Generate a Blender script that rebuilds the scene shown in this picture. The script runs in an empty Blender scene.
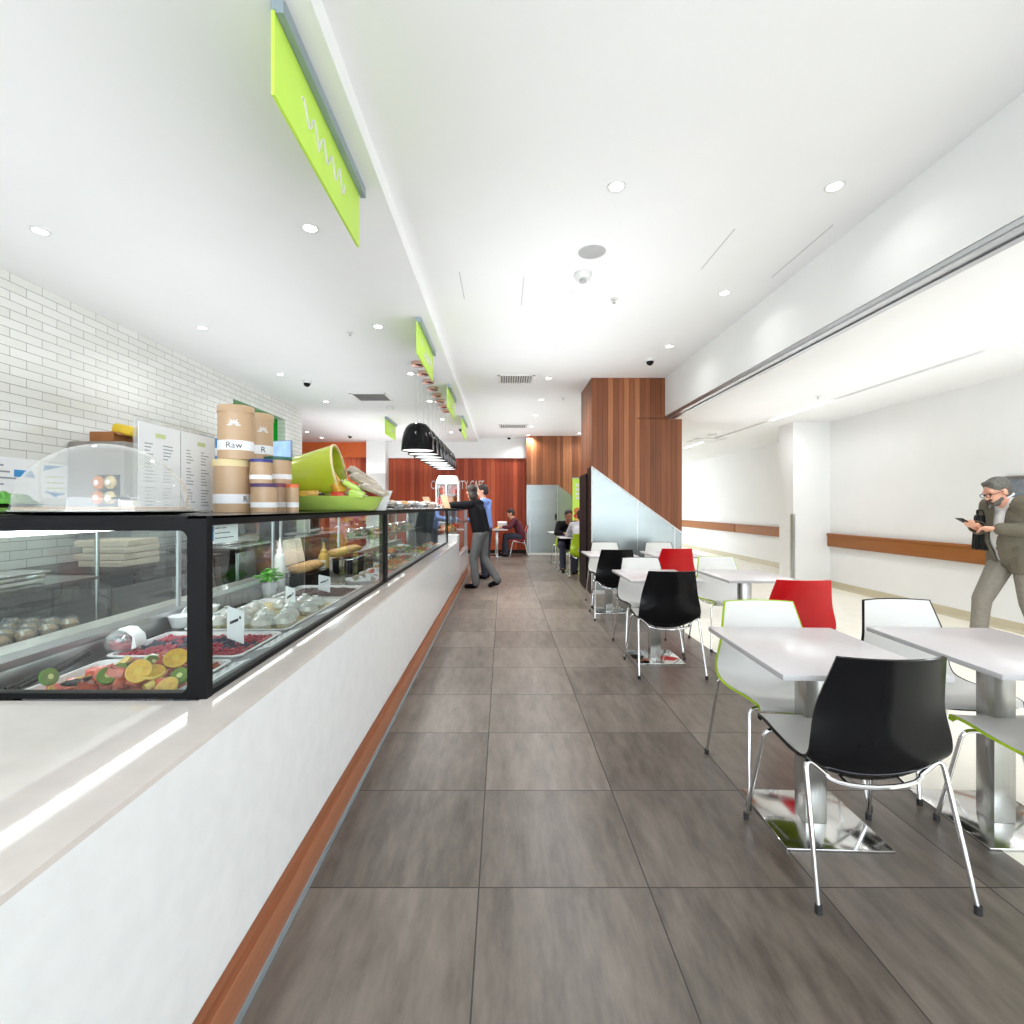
import bpy, bmesh, math, random
from mathutils import Vector, Matrix, Euler
random.seed(7)
R = math.radians
C = bpy.context.scene.collection
F, VX, VY, HC = 496.0, 503.0, 507.0, 1.343      # focal length in pixels, vanishing point, camera height

# ---------------------------------------------------------------- materials
def srgb(r, g, b):
    f = lambda c: (c/255/12.92) if c/255 <= .04045 else ((c/255+.055)/1.055)**2.4
    return (f(r), f(g), f(b), 1)

def newmat(name):
    m = bpy.data.materials.new(name); m.use_nodes = True
    nt = m.node_tree; nt.nodes.clear()
    out = nt.nodes.new('ShaderNodeOutputMaterial')
    return m, nt, out

def mat(name, col, rough=.5, metal=0, var=.06, scale=8, bump=0, bscale=60, coat=0, emit=0, stretch=(1, 1, 1), spec=.5, trans=0, alpha=1):
    m, nt, out = newmat(name)
    b = nt.nodes.new('ShaderNodeBsdfPrincipled')
    nt.links.new(b.outputs[0], out.inputs[0])
    tc = nt.nodes.new('ShaderNodeTexCoord'); mp = nt.nodes.new('ShaderNodeMapping')
    mp.inputs['Scale'].default_value = stretch
    nt.links.new(tc.outputs['Object'], mp.inputs[0])
    nz = nt.nodes.new('ShaderNodeTexNoise'); nz.inputs['Scale'].default_value = scale; nz.inputs['Detail'].default_value = 4
    nt.links.new(mp.outputs[0], nz.inputs['Vector'])
    rp = nt.nodes.new('ShaderNodeValToRGB')
    c = col
    lo = tuple(max(0, x*(1-var)) for x in c[:3])+(1,); hi = tuple(min(1, x*(1+var)) for x in c[:3])+(1,)
    rp.color_ramp.elements[0].position = .3; rp.color_ramp.elements[1].position = .7
    rp.color_ramp.elements[0].color = lo; rp.color_ramp.elements[1].color = hi
    nt.links.new(nz.outputs[0], rp.inputs[0]); nt.links.new(rp.outputs[0], b.inputs['Base Color'])
    b.inputs['Roughness'].default_value = rough; b.inputs['Metallic'].default_value = metal
    b.inputs['Specular IOR Level'].default_value = spec
    b.inputs['Coat Weight'].default_value = coat; b.inputs['Coat Roughness'].default_value = .08
    b.inputs['Transmission Weight'].default_value = trans; b.inputs['Alpha'].default_value = alpha
    if emit:
        b.inputs['Emission Color'].default_value = c; b.inputs['Emission Strength'].default_value = emit
    if bump:
        n2 = nt.nodes.new('ShaderNodeTexNoise'); n2.inputs['Scale'].default_value = bscale
        nt.links.new(mp.outputs[0], n2.inputs['Vector'])
        bp = nt.nodes.new('ShaderNodeBump'); bp.inputs['Strength'].default_value = bump; bp.inputs['Distance'].default_value = .01
        nt.links.new(n2.outputs[0], bp.inputs['Height']); nt.links.new(bp.outputs[0], b.inputs['Normal'])
    return m

def glassmat(name, tint=(.93, .97, .96), refl=1.0, rough=.0, frost=0, base=.02):
    m, nt, out = newmat(name)
    tr = nt.nodes.new('ShaderNodeBsdfTransparent'); tr.inputs[0].default_value = (*tint, 1)
    gl = nt.nodes.new('ShaderNodeBsdfGlossy'); gl.inputs['Roughness'].default_value = rough
    gl.inputs[0].default_value = (1, 1, 1, 1)
    fr = nt.nodes.new('ShaderNodeFresnel'); fr.inputs[0].default_value = 1.45
    mu = nt.nodes.new('ShaderNodeMath'); mu.operation = 'MULTIPLY_ADD'; mu.use_clamp = True
    mu.inputs[1].default_value = refl; mu.inputs[2].default_value = base
    nt.links.new(fr.outputs[0], mu.inputs[0])
    ge = nt.nodes.new('ShaderNodeNewGeometry'); inv = nt.nodes.new('ShaderNodeMath'); inv.operation = 'SUBTRACT'; inv.inputs[0].default_value = 1
    nt.links.new(ge.outputs['Backfacing'], inv.inputs[1])
    fm = nt.nodes.new('ShaderNodeMath'); fm.operation = 'MULTIPLY'     # reflect at the outer face only, no second reflection inside the thin sheet
    nt.links.new(mu.outputs[0], fm.inputs[0]); nt.links.new(inv.outputs[0], fm.inputs[1])
    mx = nt.nodes.new('ShaderNodeMixShader')
    nt.links.new(fm.outputs[0], mx.inputs[0]); nt.links.new(tr.outputs[0], mx.inputs[1]); nt.links.new(gl.outputs[0], mx.inputs[2])
    last = mx
    if frost:
        df = nt.nodes.new('ShaderNodeBsdfDiffuse'); df.inputs[0].default_value = (.8, .86, .86, 1)
        m2 = nt.nodes.new('ShaderNodeMixShader'); m2.inputs[0].default_value = frost
        nt.links.new(mx.outputs[0], m2.inputs[1]); nt.links.new(df.outputs[0], m2.inputs[2]); last = m2
    nt.links.new(last.outputs[0], out.inputs[0])
    return m

def timber(name, dark, mid, light, w=.085, rough=.45, vary=.5):
    m, nt, out = newmat(name); N = nt.nodes.new; L = nt.links.new
    b = N('ShaderNodeBsdfPrincipled'); L(b.outputs[0], out.inputs[0])
    tc = N('ShaderNodeTexCoord'); sp = N('ShaderNodeSeparateXYZ'); L(tc.outputs['Object'], sp.inputs[0])
    ad = N('ShaderNodeMath'); ad.operation = 'ADD'; L(sp.outputs[0], ad.inputs[0]); L(sp.outputs[1], ad.inputs[1])
    dv = N('ShaderNodeMath'); dv.operation = 'DIVIDE'; dv.inputs[1].default_value = w; L(ad.outputs[0], dv.inputs[0])
    fl = N('ShaderNodeMath'); fl.operation = 'FLOOR'; L(dv.outputs[0], fl.inputs[0])
    fc = N('ShaderNodeMath'); fc.operation = 'FRACT'; L(dv.outputs[0], fc.inputs[0])
    wn = N('ShaderNodeTexWhiteNoise'); wn.noise_dimensions = '1D'; L(fl.outputs[0], wn.inputs['W'])
    mp = N('ShaderNodeMapping'); mp.inputs['Scale'].default_value = (40, 40, 1.2); L(tc.outputs['Object'], mp.inputs[0])
    nz = N('ShaderNodeTexNoise'); nz.inputs['Scale'].default_value = 1; nz.inputs['Detail'].default_value = 5; L(mp.outputs[0], nz.inputs['Vector'])
    mx = N('ShaderNodeMath'); mx.operation = 'MULTIPLY_ADD'; mx.inputs[1].default_value = .5; L(nz.outputs[0], mx.inputs[0])
    s2 = N('ShaderNodeMath'); s2.operation = 'MULTIPLY_ADD'; s2.inputs[1].default_value = vary; s2.inputs[2].default_value = .25-vary/2; L(wn.outputs[0], s2.inputs[0])
    L(s2.outputs[0], mx.inputs[2])
    rp = N('ShaderNodeValToRGB'); e = rp.color_ramp.elements
    e[0].position = .1; e[0].color = dark; e[1].position = .9; e[1].color = light
    k = rp.color_ramp.elements.new(.5); k.color = mid
    L(mx.outputs[0], rp.inputs[0])
    lt = N('ShaderNodeMath'); lt.operation = 'LESS_THAN'; lt.inputs[1].default_value = .05; L(fc.outputs[0], lt.inputs[0])
    mc = N('ShaderNodeMix'); mc.data_type = 'RGBA'; mc.inputs[7].default_value = tuple(x*.35 for x in dark[:3])+(1,)
    L(lt.outputs[0], mc.inputs[0]); L(rp.outputs[0], mc.inputs[6]); L(mc.outputs[2], b.inputs['Base Color'])
    b.inputs['Roughness'].default_value = rough; b.inputs['Specular IOR Level'].default_value = .3
    return m

def grid_mat(name, axes, size, off, grout, col, gcol, rough, bond=False, streak=None, bumpd=0, lines=.5):
    """rectangular tiles with grout lines: axes picks the two object axes"""
    m, nt, out = newmat(name); N = nt.nodes.new; L = nt.links.new
    b = N('ShaderNodeBsdfPrincipled'); L(b.outputs[0], out.inputs[0])
    tc = N('ShaderNodeTexCoord'); sp = N('ShaderNodeSeparateXYZ'); L(tc.outputs['Object'], sp.inputs[0])
    def M(op, a, bb=None, c=None):
        n = N('ShaderNodeMath'); n.operation = op
        for i, v in enumerate((a, bb, c)):
            if v is None: continue
            if isinstance(v, (int, float)): n.inputs[i].default_value = v
            else: L(v, n.inputs[i])
        return n.outputs[0]
    u = M('DIVIDE', M('SUBTRACT', sp.outputs[axes[0]], off[0]), size[0])
    v = M('DIVIDE', M('SUBTRACT', sp.outputs[axes[1]], off[1]), size[1])
    fv = M('FLOOR', v)
    if bond: u = M('ADD', u, M('MULTIPLY', M('MODULO', M('ABSOLUTE', fv), 2), .5))
    fu = M('FLOOR', u)
    gu = M('LESS_THAN', M('FRACT', u), grout/size[0]); gv = M('LESS_THAN', M('FRACT', v), grout/size[1])
    g = M('MAXIMUM', gu, gv)
    cb = N('ShaderNodeCombineXYZ'); L(fu, cb.inputs[0]); L(fv, cb.inputs[1])
    wn = N('ShaderNodeTexWhiteNoise'); wn.noise_dimensions = '3D'; L(cb.outputs[0], wn.inputs['Vector'])
    rp = N('ShaderNodeValToRGB'); e = rp.color_ramp.elements
    if streak:
        mp = N('ShaderNodeMapping'); mp.inputs['Scale'].default_value = streak
        L(tc.outputs['Object'], mp.inputs[0])
        av = N('ShaderNodeVectorMath'); av.operation = 'MULTIPLY_ADD'; L(wn.outputs['Color'], av.inputs[0]); av.inputs[1].default_value = (30, 30, 30); L(mp.outputs[0], av.inputs[2])
        nz = N('ShaderNodeTexNoise'); nz.inputs['Scale'].default_value = 1; nz.inputs['Detail'].default_value = 6; nz.inputs['Roughness'].default_value = .65
        L(av.outputs[0], nz.inputs['Vector'])
        fac = M('ADD', M('MULTIPLY', nz.outputs[0], .8), M('MULTIPLY', wn.outputs[0], .2))
        L(fac, rp.inputs[0]); e[0].position = .3; e[1].position = .7
    else:
        L(wn.outputs[0], rp.inputs[0])
    e[0].color = col[0]; e[1].color = col[1]
    mc = N('ShaderNodeMix'); mc.data_type = 'RGBA'; mc.inputs[7].default_value = gcol
    L(g, mc.inputs[0]); L(rp.outputs[0], mc.inputs[6]); L(mc.outputs[2], b.inputs['Base Color'])
    L(M('MULTIPLY_ADD', g, .4, rough), b.inputs['Roughness'])
    if bumpd:
        bp = N('ShaderNodeBump'); bp.inputs['Strength'].default_value = .6; bp.inputs['Distance'].default_value = bumpd
        L(M('SUBTRACT', 1, g), bp.inputs['Height']); L(bp.outputs[0], b.inputs['Normal'])
    return m

M = {}
M['ceil'] = mat('ceiling_paint', (.86, .86, .86, 1), .85, var=.01, scale=2)
M['wall'] = mat('white_paint', (.82, .82, .81, 1), .8, var=.015, scale=2)
M['tilewall'] = grid_mat('white_wall_tiles', (1, 2), (.28, .0745), (.05, .018), .0045, ((.74, .74, .70, 1), (.80, .80, .77, 1)), (.26, .26, .26, 1), .14, bond=True, bumpd=.002)
M['floor'] = grid_mat('grey_floor_tiles', (0, 1), (.6, .6), (-.0875, -.052), .005, (srgb(76, 68, 61), srgb(126, 116, 107)), srgb(58, 54, 50), .33, streak=(15, 3.2, 1))
M['vinyl'] = mat('beige_vinyl', srgb(248, 244, 232), .3, var=.03, scale=5)
M['vinyl2'] = mat('beige_cove', srgb(196, 186, 160), .35, var=.03, scale=5)
M['timber'] = timber('brown_timber_boards', srgb(94, 52, 30), srgb(142, 86, 54), srgb(186, 124, 84), .082)
M['redtimber'] = timber('red_timber_boards', srgb(112, 40, 22), srgb(172, 72, 42), srgb(206, 106, 68), .13, vary=.45)
M['orange'] = mat('orange_paint', srgb(238, 120, 62), .6, var=.03)
M['quartz'] = mat('white_quartz', (.90, .91, .92, 1), .12, var=.03, scale=14)
M['quartztop'] = mat('cream_quartz_top', srgb(222, 214, 208), .035, var=.04, scale=10)
M['kick'] = mat('kick_timber', srgb(156, 100, 70), .4, var=.12, scale=3, stretch=(30, 1, 30))
M['rail'] = mat('rail_timber', srgb(152, 94, 46), .45, spec=.2, var=.12, scale=3, stretch=(30, 1.5, 60))
M['alu'] = mat('aluminium', (.50, .51, .53, 1), .35, 1, var=.04)
M['steel'] = mat('brushed_steel', (.44, .44, .43, 1), .26, 1, var=.06, scale=4, stretch=(60, 60, 1))
M['steelplate'] = mat('polished_steel', (.66, .66, .65, 1), .12, 1, var=.04, scale=4)
M['chrome'] = mat('chrome', (.78, .78, .80, 1), .06, 1, var=.02)
M['black'] = mat('black_powdercoat', (.007, .007, .008, 1), .45, var=.1, spec=.12)
M['blackgloss'] = mat('black_gloss', (.006, .006, .007, 1), .14, var=.1, spec=.16)
M['bracket'] = mat('grey_blue_metal', srgb(150, 165, 172), .4, .3)
M['white'] = mat('white_plastic', (.70, .695, .68, 1), .28, var=.015)
M['tabletop'] = mat('white_laminate', srgb(206, 200, 202), .25, var=.015, scale=30)
M['tableedge'] = mat('grey_edge', srgb(178, 176, 178), .4, var=.03)
M['red'] = mat('red_plastic', srgb(190, 14, 22), .25, var=.03, spec=.3)
M['lime'] = mat('lime_plastic', srgb(160, 190, 30), .25, var=.03)
M['limesign'] = mat('lime_sign', srgb(186, 222, 84), .5, var=.02, emit=.12)  # faint glow put into the lime colour, no lamp behind it
M['green'] = mat('green_paint', srgb(20, 150, 42), .9, var=.04, spec=.05)
M['rubber'] = mat('rubber', (.02, .02, .02, 1), .7)
M['glass'] = glassmat('clear_glass')
M['acrylic'] = glassmat('clear_acrylic', (.95, .95, .94), 1.8, .02, frost=.16, base=.045)
M['frost'] = mat('frosted_glass', srgb(160, 169, 170), .27, var=.12, scale=.9, stretch=(.6, .6, 3), metal=.62)
M['paper'] = mat('paper', (.88, .89, .91, 1), .7, var=.02)
M['ink'] = mat('grey_ink', srgb(156, 160, 168), .8)
M['inkdark'] = mat('dark_ink', srgb(52, 52, 56), .8)
M['blueink'] = mat('blue_ink', srgb(62, 140, 200), .7, var=.2)
M['greenink'] = mat('green_ink', srgb(206, 218, 160), .7)
M['kraft'] = mat('kraft_board', srgb(192, 160, 126), .34, var=.05, scale=4)
M['carton'] = mat('brown_carton', srgb(146, 92, 48), .7, var=.1)
M['cardbox'] = mat('pale_card', srgb(206, 188, 168), .7, var=.06)
M['cream'] = mat('cream_lid', srgb(226, 208, 158), .5)
M['navy'] = mat('navy_lid', srgb(54, 62, 132), .45)
M['dkgreen'] = mat('green_lid', srgb(44, 100, 82), .45)
M['purple'] = mat('purple_lid', srgb(84, 54, 100), .45)
M['burg'] = mat('burgundy_lid', srgb(138, 66, 88), .45)
M['orangelid'] = mat('orange_lid', srgb(222, 110, 62), .45)
M['limeceramic'] = mat('lime_ceramic', srgb(172, 184, 48), .22, var=.06, scale=3)
M['limetray'] = mat('lime_tray', srgb(190, 220, 104), .15, var=.05)
M['wood'] = mat('board_wood', srgb(206, 150, 90), .5, var=.12, scale=3, stretch=(2, 30, 30))
M['porcelain'] = mat('porcelain', (.80, .80, .82, 1), .15, var=.01)
M['skin'] = mat('skin', srgb(214, 158, 134), .5, var=.05)
M['skindark'] = mat('skin_brown', srgb(150, 98, 74), .5, var=.05)
M['hairgrey'] = mat('grey_hair', srgb(92, 90, 84), .7, var=.35, scale=40, bump=.5, bscale=90)
M['hairdark'] = mat('dark_hair', srgb(38, 28, 24), .6, var=.3, scale=40, bump=.5, bscale=90)
M['jacket'] = mat('olive_jacket', srgb(98, 92, 78), .85, var=.1, scale=60, bump=.15)
M['trouser'] = mat('grey_trouser', srgb(128, 122, 112), .85, var=.08, scale=30, bump=.2, bscale=14)
M['trouser2'] = mat('slate_trouser', srgb(88, 90, 91), .85, var=.08, scale=20, bump=.2, bscale=14)
M['shirt'] = mat('white_shirt', (.78, .78, .78, 1), .8)
M['blueshirt'] = mat('blue_shirt', srgb(108, 138, 200), .8, var=.05)
M['blackcloth'] = mat('black_cloth', (.008, .008, .010, 1), .9, spec=.1, bump=.2, bscale=20)
M['maroon'] = mat('maroon_cloth', srgb(86, 30, 44), .85, bump=.2, bscale=20)
M['greycloth'] = mat('grey_cloth', srgb(172, 172, 176), .85, bump=.2, bscale=20)
M['denim'] = mat('dark_denim', srgb(44, 46, 62), .85, var=.15, scale=30)
M['leather'] = mat('black_leather', (.008, .009, .010, 1), .35, spec=.2, bump=.3, bscale=40)
M['led'] = mat('led_strip', (1, 1, 1, 1), .5, emit=5)
M['lens'] = mat('lamp_lens', (1, .98, .95, 1), .5, emit=14)
M['lampin'] = mat('lamp_inside', (.9, .9, .9, 1), .5, emit=2.2)
M['copper'] = mat('copper', (.78, .50, .40, 1), .2, 1)
M['screen'] = mat('lit_screen', srgb(150, 182, 236), .3, var=.35, scale=9, emit=.55)
M['grille'] = mat('dark_grille', (.10, .10, .10, 1), .6)
M['greymetal'] = mat('ribbed_grey_metal', srgb(138, 132, 126), .5, .1, var=.12, scale=2, stretch=(40, 40, 1))
M['darkpanel'] = mat('dark_panel', srgb(36, 26, 24), .4, var=.15, spec=.15)
M['slate'] = mat('slate_noticeboard', srgb(122, 128, 136), .7, var=.25, scale=25)
# food
M['melon'] = mat('melon', srgb(176, 78, 54), .28, var=.38, scale=34, coat=.3)
M['pink'] = mat('watermelon', srgb(206, 92, 76), .28, var=.32, scale=34, coat=.3)
M['pine'] = mat('pineapple', srgb(222, 190, 84), .35, var=.2, scale=25, coat=.2)
M['kiwi'] = mat('kiwi', srgb(98, 122, 34), .3, var=.2, scale=30, coat=.3)
M['kiwimid'] = mat('kiwi_heart', srgb(206, 206, 130), .4)
M['citrus'] = mat('citrus', srgb(198, 150, 50), .35, var=.22, scale=45)
M['bun'] = mat('orange_bun', srgb(196, 116, 36), .6, var=.2, scale=20)
M['cling'] = glassmat('cling_wrap', (.94, .95, .96), 2.2, .08, frost=.42, base=.05)
M['ledge'] = mat('grey_ledge', srgb(112, 122, 130), .4)
M['citrusrim'] = mat('citrus_peel', srgb(206, 170, 70), .4)
M['berry'] = mat('raspberry', srgb(160, 36, 62), .35, var=.25, scale=60, bump=.5, bscale=220)
M['blueb'] = mat('blueberry', srgb(44, 44, 70), .4, var=.3, scale=40)
M['choc'] = mat('dark_crumble', srgb(58, 34, 36), .6, var=.5, scale=60, bump=.8, bscale=90)
M['grain'] = mat('pale_grain_salad', srgb(196, 180, 128), .6, var=.4, scale=70, bump=.8, bscale=80)
M['wrap'] = mat('white_wrap', (.78, .78, .82, 1), .18, var=.12, scale=14, bump=.5, bscale=30)
M['bread'] = mat('bread', srgb(196, 152, 96), .6, var=.2, scale=12, bump=.2, bscale=40)
M['leaf'] = mat('salad_leaf', srgb(84, 124, 40), .5, var=.45, scale=22, bump=.3)
M['orangefood'] = mat('roast_pumpkin', srgb(196, 116, 52), .5, var=.35, scale=30, bump=.5)
M['greyfood'] = mat('mixed_salad', srgb(150, 142, 126), .5, var=.5, scale=40, bump=.6)
M['tomato'] = mat('tomato', srgb(196, 56, 40), .3, var=.3, scale=20)
M['sauce'] = mat('mustard', srgb(206, 168, 84), .35)
M['foil'] = mat('bar_wrapper', srgb(178, 166, 150), .3, .3, var=.3, scale=14, bump=.4, bscale=30)

# ---------------------------------------------------------------- mesh builder
class MB:
    def __init__(s): s.bm = bmesh.new()
    def _fin(s, verts, mi, mtx=None):
        fs = set(f for v in verts for f in v.link_faces)
        for f in fs: f.material_index = mi
        if mtx is not None: bmesh.ops.transform(s.bm, matrix=mtx, verts=list(verts))
        return s
    def box(s, c, d, mi=0, bev=0, rot=None, seg=2):
        r = bmesh.ops.create_cube(s.bm, size=1); vs = r['verts']
        bmesh.ops.scale(s.bm, vec=d, verts=vs)
        if bev:
            es = list(set(e for v in vs for e in v.link_edges))
            rr = bmesh.ops.bevel(s.bm, geom=es, offset=bev, segments=seg, affect='EDGES', profile=.5)
            vs = list(set(vs_ for f in rr['faces'] for vs_ in f.verts) | set(v for v in vs if v.is_valid))
            vs = s._island(vs)
        m = Matrix.Translation(c)
        if rot is not None: m = m @ (rot if isinstance(rot, Matrix) else Euler(rot).to_matrix().to_4x4())
        return s._fin(vs, mi, m)
    def _island(s, vs):
        seen = set(vs); st = list(vs)
        while st:
            v = st.pop()
            for e in v.link_edges:
                o = e.other_vert(v)
                if o not in seen: seen.add(o); st.append(o)
        return list(seen)
    def bb(s, x0, x1, y0, y1, z0, z1, mi=0, bev=0):
        return s.box(((x0+x1)/2, (y0+y1)/2, (z0+z1)/2), (abs(x1-x0), abs(y1-y0), abs(z1-z0)), mi, bev)
    def prism(s, pts, axis, a, b, mi=0):
        """polygon pts (2-D) extruded from a to b along axis (0 x, 1 y, 2 z)"""
        def P(p, t):
            q = list(p); q.insert(axis, t); return q
        v0 = [s.bm.verts.new(P(p, a)) for p in pts]; v1 = [s.bm.verts.new(P(p, b)) for p in pts]
        fs = [s.bm.faces.new(v0), s.bm.faces.new(v1)]
        n = len(pts)
        for i in range(n): fs.append(s.bm.faces.new((v0[i], v0[(i+1) % n], v1[(i+1) % n], v1[i])))
        for f in fs: f.material_index = mi
        bmesh.ops.recalc_face_normals(s.bm, faces=fs)
        return s
    def lathe(s, prof, c=(0, 0, 0), seg=24, mi=0, sx=1, sy=1, mtx=None):
        rings = []
        for r, z in prof:
            if r < 1e-6: rings.append([s.bm.verts.new((0, 0, z))])
            else: rings.append([s.bm.verts.new((r*sx*math.cos(2*math.pi*i/seg), r*sy*math.sin(2*math.pi*i/seg), z)) for i in range(seg)])
        fs = []
        for a, b in zip(rings, rings[1:]):
            for i in range(seg):
                j = (i+1) % seg
                if len(a) == 1 and len(b) == 1: continue
                if len(a) == 1: fs.append(s.bm.faces.new((a[0], b[j], b[i])))
                elif len(b) == 1: fs.append(s.bm.faces.new((a[i], a[j], b[0])))
                else: fs.append(s.bm.faces.new((a[i], a[j], b[j], b[i])))
        for f in fs: f.material_index = mi
        m = Matrix.Translation(c) @ (mtx if mtx is not None else Matrix())
        bmesh.ops.transform(s.bm, matrix=m, verts=[v for r in rings for v in r])
        return s
    def cyl(s, c, r, h, seg=20, mi=0, r2=None, mtx=None):
        r2 = r if r2 is None else r2
        return s.lathe([(0, 0), (r, 0), (r2, h), (0, h)], c, seg, mi, mtx=mtx)
    def ell(s, c, rad, seg=14, mi=0, rot=None):
        r = bmesh.ops.create_uvsphere(s.bm, u_segments=seg, v_segments=max(6, seg*2//3), radius=1); vs = r['verts']
        m = Matrix.Translation(c)
        if rot is not None: m = m @ (rot if isinstance(rot, Matrix) else Euler(rot).to_matrix().to_4x4())
        m = m @ Matrix.Diagonal((*rad, 1))
        return s._fin(vs, mi, m)
    def tube(s, pts, r, seg=8, mi=0, closed=False):
        pts = [Vector(p) for p in pts]; n = len(pts); rings = []
        rr = r if isinstance(r, (list, tuple)) else [r]*n
        up = None
        for i, p in enumerate(pts):
            t = (pts[min(i+1, n-1)]-pts[max(i-1, 0)]).normalized()
            if up is None:
                up = Vector((0, 0, 1)) if abs(t.z) < .9 else Vector((1, 0, 0))
            a = (up - t*up.dot(t)).normalized(); b = t.cross(a); up = a
            rings.append([s.bm.verts.new(p+(a*math.cos(2*math.pi*k/seg)+b*math.sin(2*math.pi*k/seg))*rr[i]) for k in range(seg)])
        fs = []
        for a, b in zip(rings, rings[1:]):
            for k in range(seg): fs.append(s.bm.faces.new((a[k], a[(k+1) % seg], b[(k+1) % seg], b[k])))
        fs.append(s.bm.faces.new(rings[0])); fs.append(s.bm.faces.new(rings[-1]))
        for f in fs: f.material_index = mi
        bmesh.ops.recalc_face_normals(s.bm, faces=fs)
        return s
    def caps(s, p1, r1, p2, r2, seg=12, flat=1):
        """tapered capsule"""
        p1, p2 = Vector(p1), Vector(p2); d = p2-p1; L = max(d.length, 1e-5)
        prof = []
        for k in range(5): a = -math.pi/2+math.pi/2*k/4; prof.append((r1*math.cos(a) if k else 0, r1*math.sin(a)))
        for k in range(5): a = math.pi/2*k/4; prof.append((r2*math.cos(a) if k < 4 else 0, L+r2*math.sin(a)))
        q = Vector((0, 0, 1)).rotation_difference(d.normalized()).to_matrix().to_4x4()
        return s.lathe(prof, p1, seg, mtx=q)
    def poly(s, pts, mi=0):
        f = s.bm.faces.new([s.bm.verts.new(p) for p in pts]); f.material_index = mi; return s
    def text(s, txt, size, mtx, mi=0, ext=.001, bend=None, align='CENTER', fit=None):
        cu = bpy.data.curves.new('t', 'FONT'); cu.body = txt; cu.size = size; cu.extrude = ext
        cu.align_x = align; cu.align_y = 'CENTER'; cu.resolution_u = 3
        o = bpy.data.objects.new('t', cu); C.objects.link(o)
        dg = bpy.context.evaluated_depsgraph_get()
        me = bpy.data.meshes.new_from_object(o.evaluated_get(dg))
        bpy.data.objects.remove(o); bpy.data.curves.remove(cu)
        if fit:
            xs = [v.co.x for v in me.vertices]; q = fit/(max(xs)-min(xs))
            for v in me.vertices: v.co.x *= q
        if bend:
            for v in me.vertices:
                a = v.co.x/bend; rr = bend+v.co.z
                v.co = Vector((rr*math.sin(a), v.co.y, rr*math.cos(a)-bend))
        me.transform(mtx)
        n0 = len(s.bm.faces); s.bm.from_mesh(me); s.bm.faces.ensure_lookup_table()
        for f in s.bm.faces[n0:]: f.material_index = mi
        bpy.data.meshes.remove(me); return s
    def mesh(s, name, mats, smooth=None):
        me = bpy.data.meshes.new(name)
        bmesh.ops.recalc_face_normals(s.bm, faces=s.bm.faces[:]) if smooth != 'raw' else None
        s.bm.to_mesh(me); s.bm.free()
        for m in (mats if isinstance(mats, (list, tuple)) else [mats]): me.materials.append(m)
        if smooth:
            try: me.shade_smooth()
            except Exception: me.polygons.foreach_set('use_smooth', [True]*len(me.polygons))
            ang = R(40) if smooth is True else R(80)
            me.set_sharp_from_angle(angle=ang)
        return me
    def remesh(s, name, m, vox, it=4):
        me = bpy.data.meshes.new('tmp'); s.bm.to_mesh(me); s.bm.free()
        o = bpy.data.objects.new('tmp', me); C.objects.link(o)
        a = o.modifiers.new('r', 'REMESH'); a.mode = 'VOXEL'; a.voxel_size = vox
        b = o.modifiers.new('s', 'SMOOTH'); b.factor = .5; b.iterations = it
        dg = bpy.context.evaluated_depsgraph_get()
        out = bpy.data.meshes.new_from_object(o.evaluated_get(dg)); out.name = name
        bpy.data.objects.remove(o); bpy.data.meshes.remove(me)
        out.materials.clear(); out.materials.append(m); out.shade_smooth()
        return out

# ---------------------------------------------------------------- scene tree
def tag(o, label, cat, group=None):
    o['label'] = label; o['category'] = cat
    if group: o['group'] = group
    return o
def thing(name, label, cat, loc=(0, 0, 0), rz=0, group=None):
    o = bpy.data.objects.new(name, None); o.empty_display_size = .1; C.objects.link(o)
    o.location = loc; o.rotation_euler = (0, 0, rz)
    return tag(o, label, cat, group)
def obj(name, me, parent=None, label=None):
    o = bpy.data.objects.new(name, me); C.objects.link(o)
    if parent is not None: o.parent = parent
    if label: o['label'] = label
    return o
def part(name, mb, m, parent, label=None, smooth=True):
    return obj(name, mb.mesh(name, m, smooth), parent, label)
def solo(name, mb, m, label, cat, loc=(0, 0, 0), rot=(0, 0, 0), group=None, smooth=True):
    o = obj(name, mb.mesh(name, m, smooth)); o.location = loc; o.rotation_euler = rot
    return tag(o, label, cat, group)
def struct(name, mb, m, smooth=False, parent=None):
    o = obj(name, mb.mesh(name, m, smooth), parent)
    if parent is None: o['kind'] = 'structure'
    return o
def dup(o, loc, rz=None, label=None, group=None, rot=None):
    c = o.copy(); C.objects.link(c); c.location = loc
    if rz is not None: c.rotation_euler = (0, 0, rz)
    if rot is not None: c.rotation_euler = rot
    if label: c['label'] = label
    if group: c['group'] = group
    for a in list(o.children):
        d = a.copy(); C.objects.link(d); d.parent = c
        for b in list(a.children):
            e = b.copy(); C.objects.link(e); e.parent = d
    return c
ORD = ['first', 'second', 'third', 'fourth', 'fifth', 'sixth', 'seventh', 'eighth', 'ninth', 'tenth']
def PX(px, d): return (px-VX)/F*d
def PZ(py, d): return HC-(py-VY)/F*d
def area(name, loc, rot, sx, sy, power, col=(1, 1, 1), spread=180, shape='RECTANGLE', parent=None):
    l = bpy.data.lights.new(name, 'AREA'); l.shape = shape; l.size = sx; l.size_y = sy
    l.energy = power; l.color = col; l.spread = R(spread)
    o = bpy.data.objects.new(name, l); C.objects.link(o); o.location = loc; o.rotation_euler = rot
    if parent: o.parent = parent
    return o
EXPO = 0.07
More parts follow.
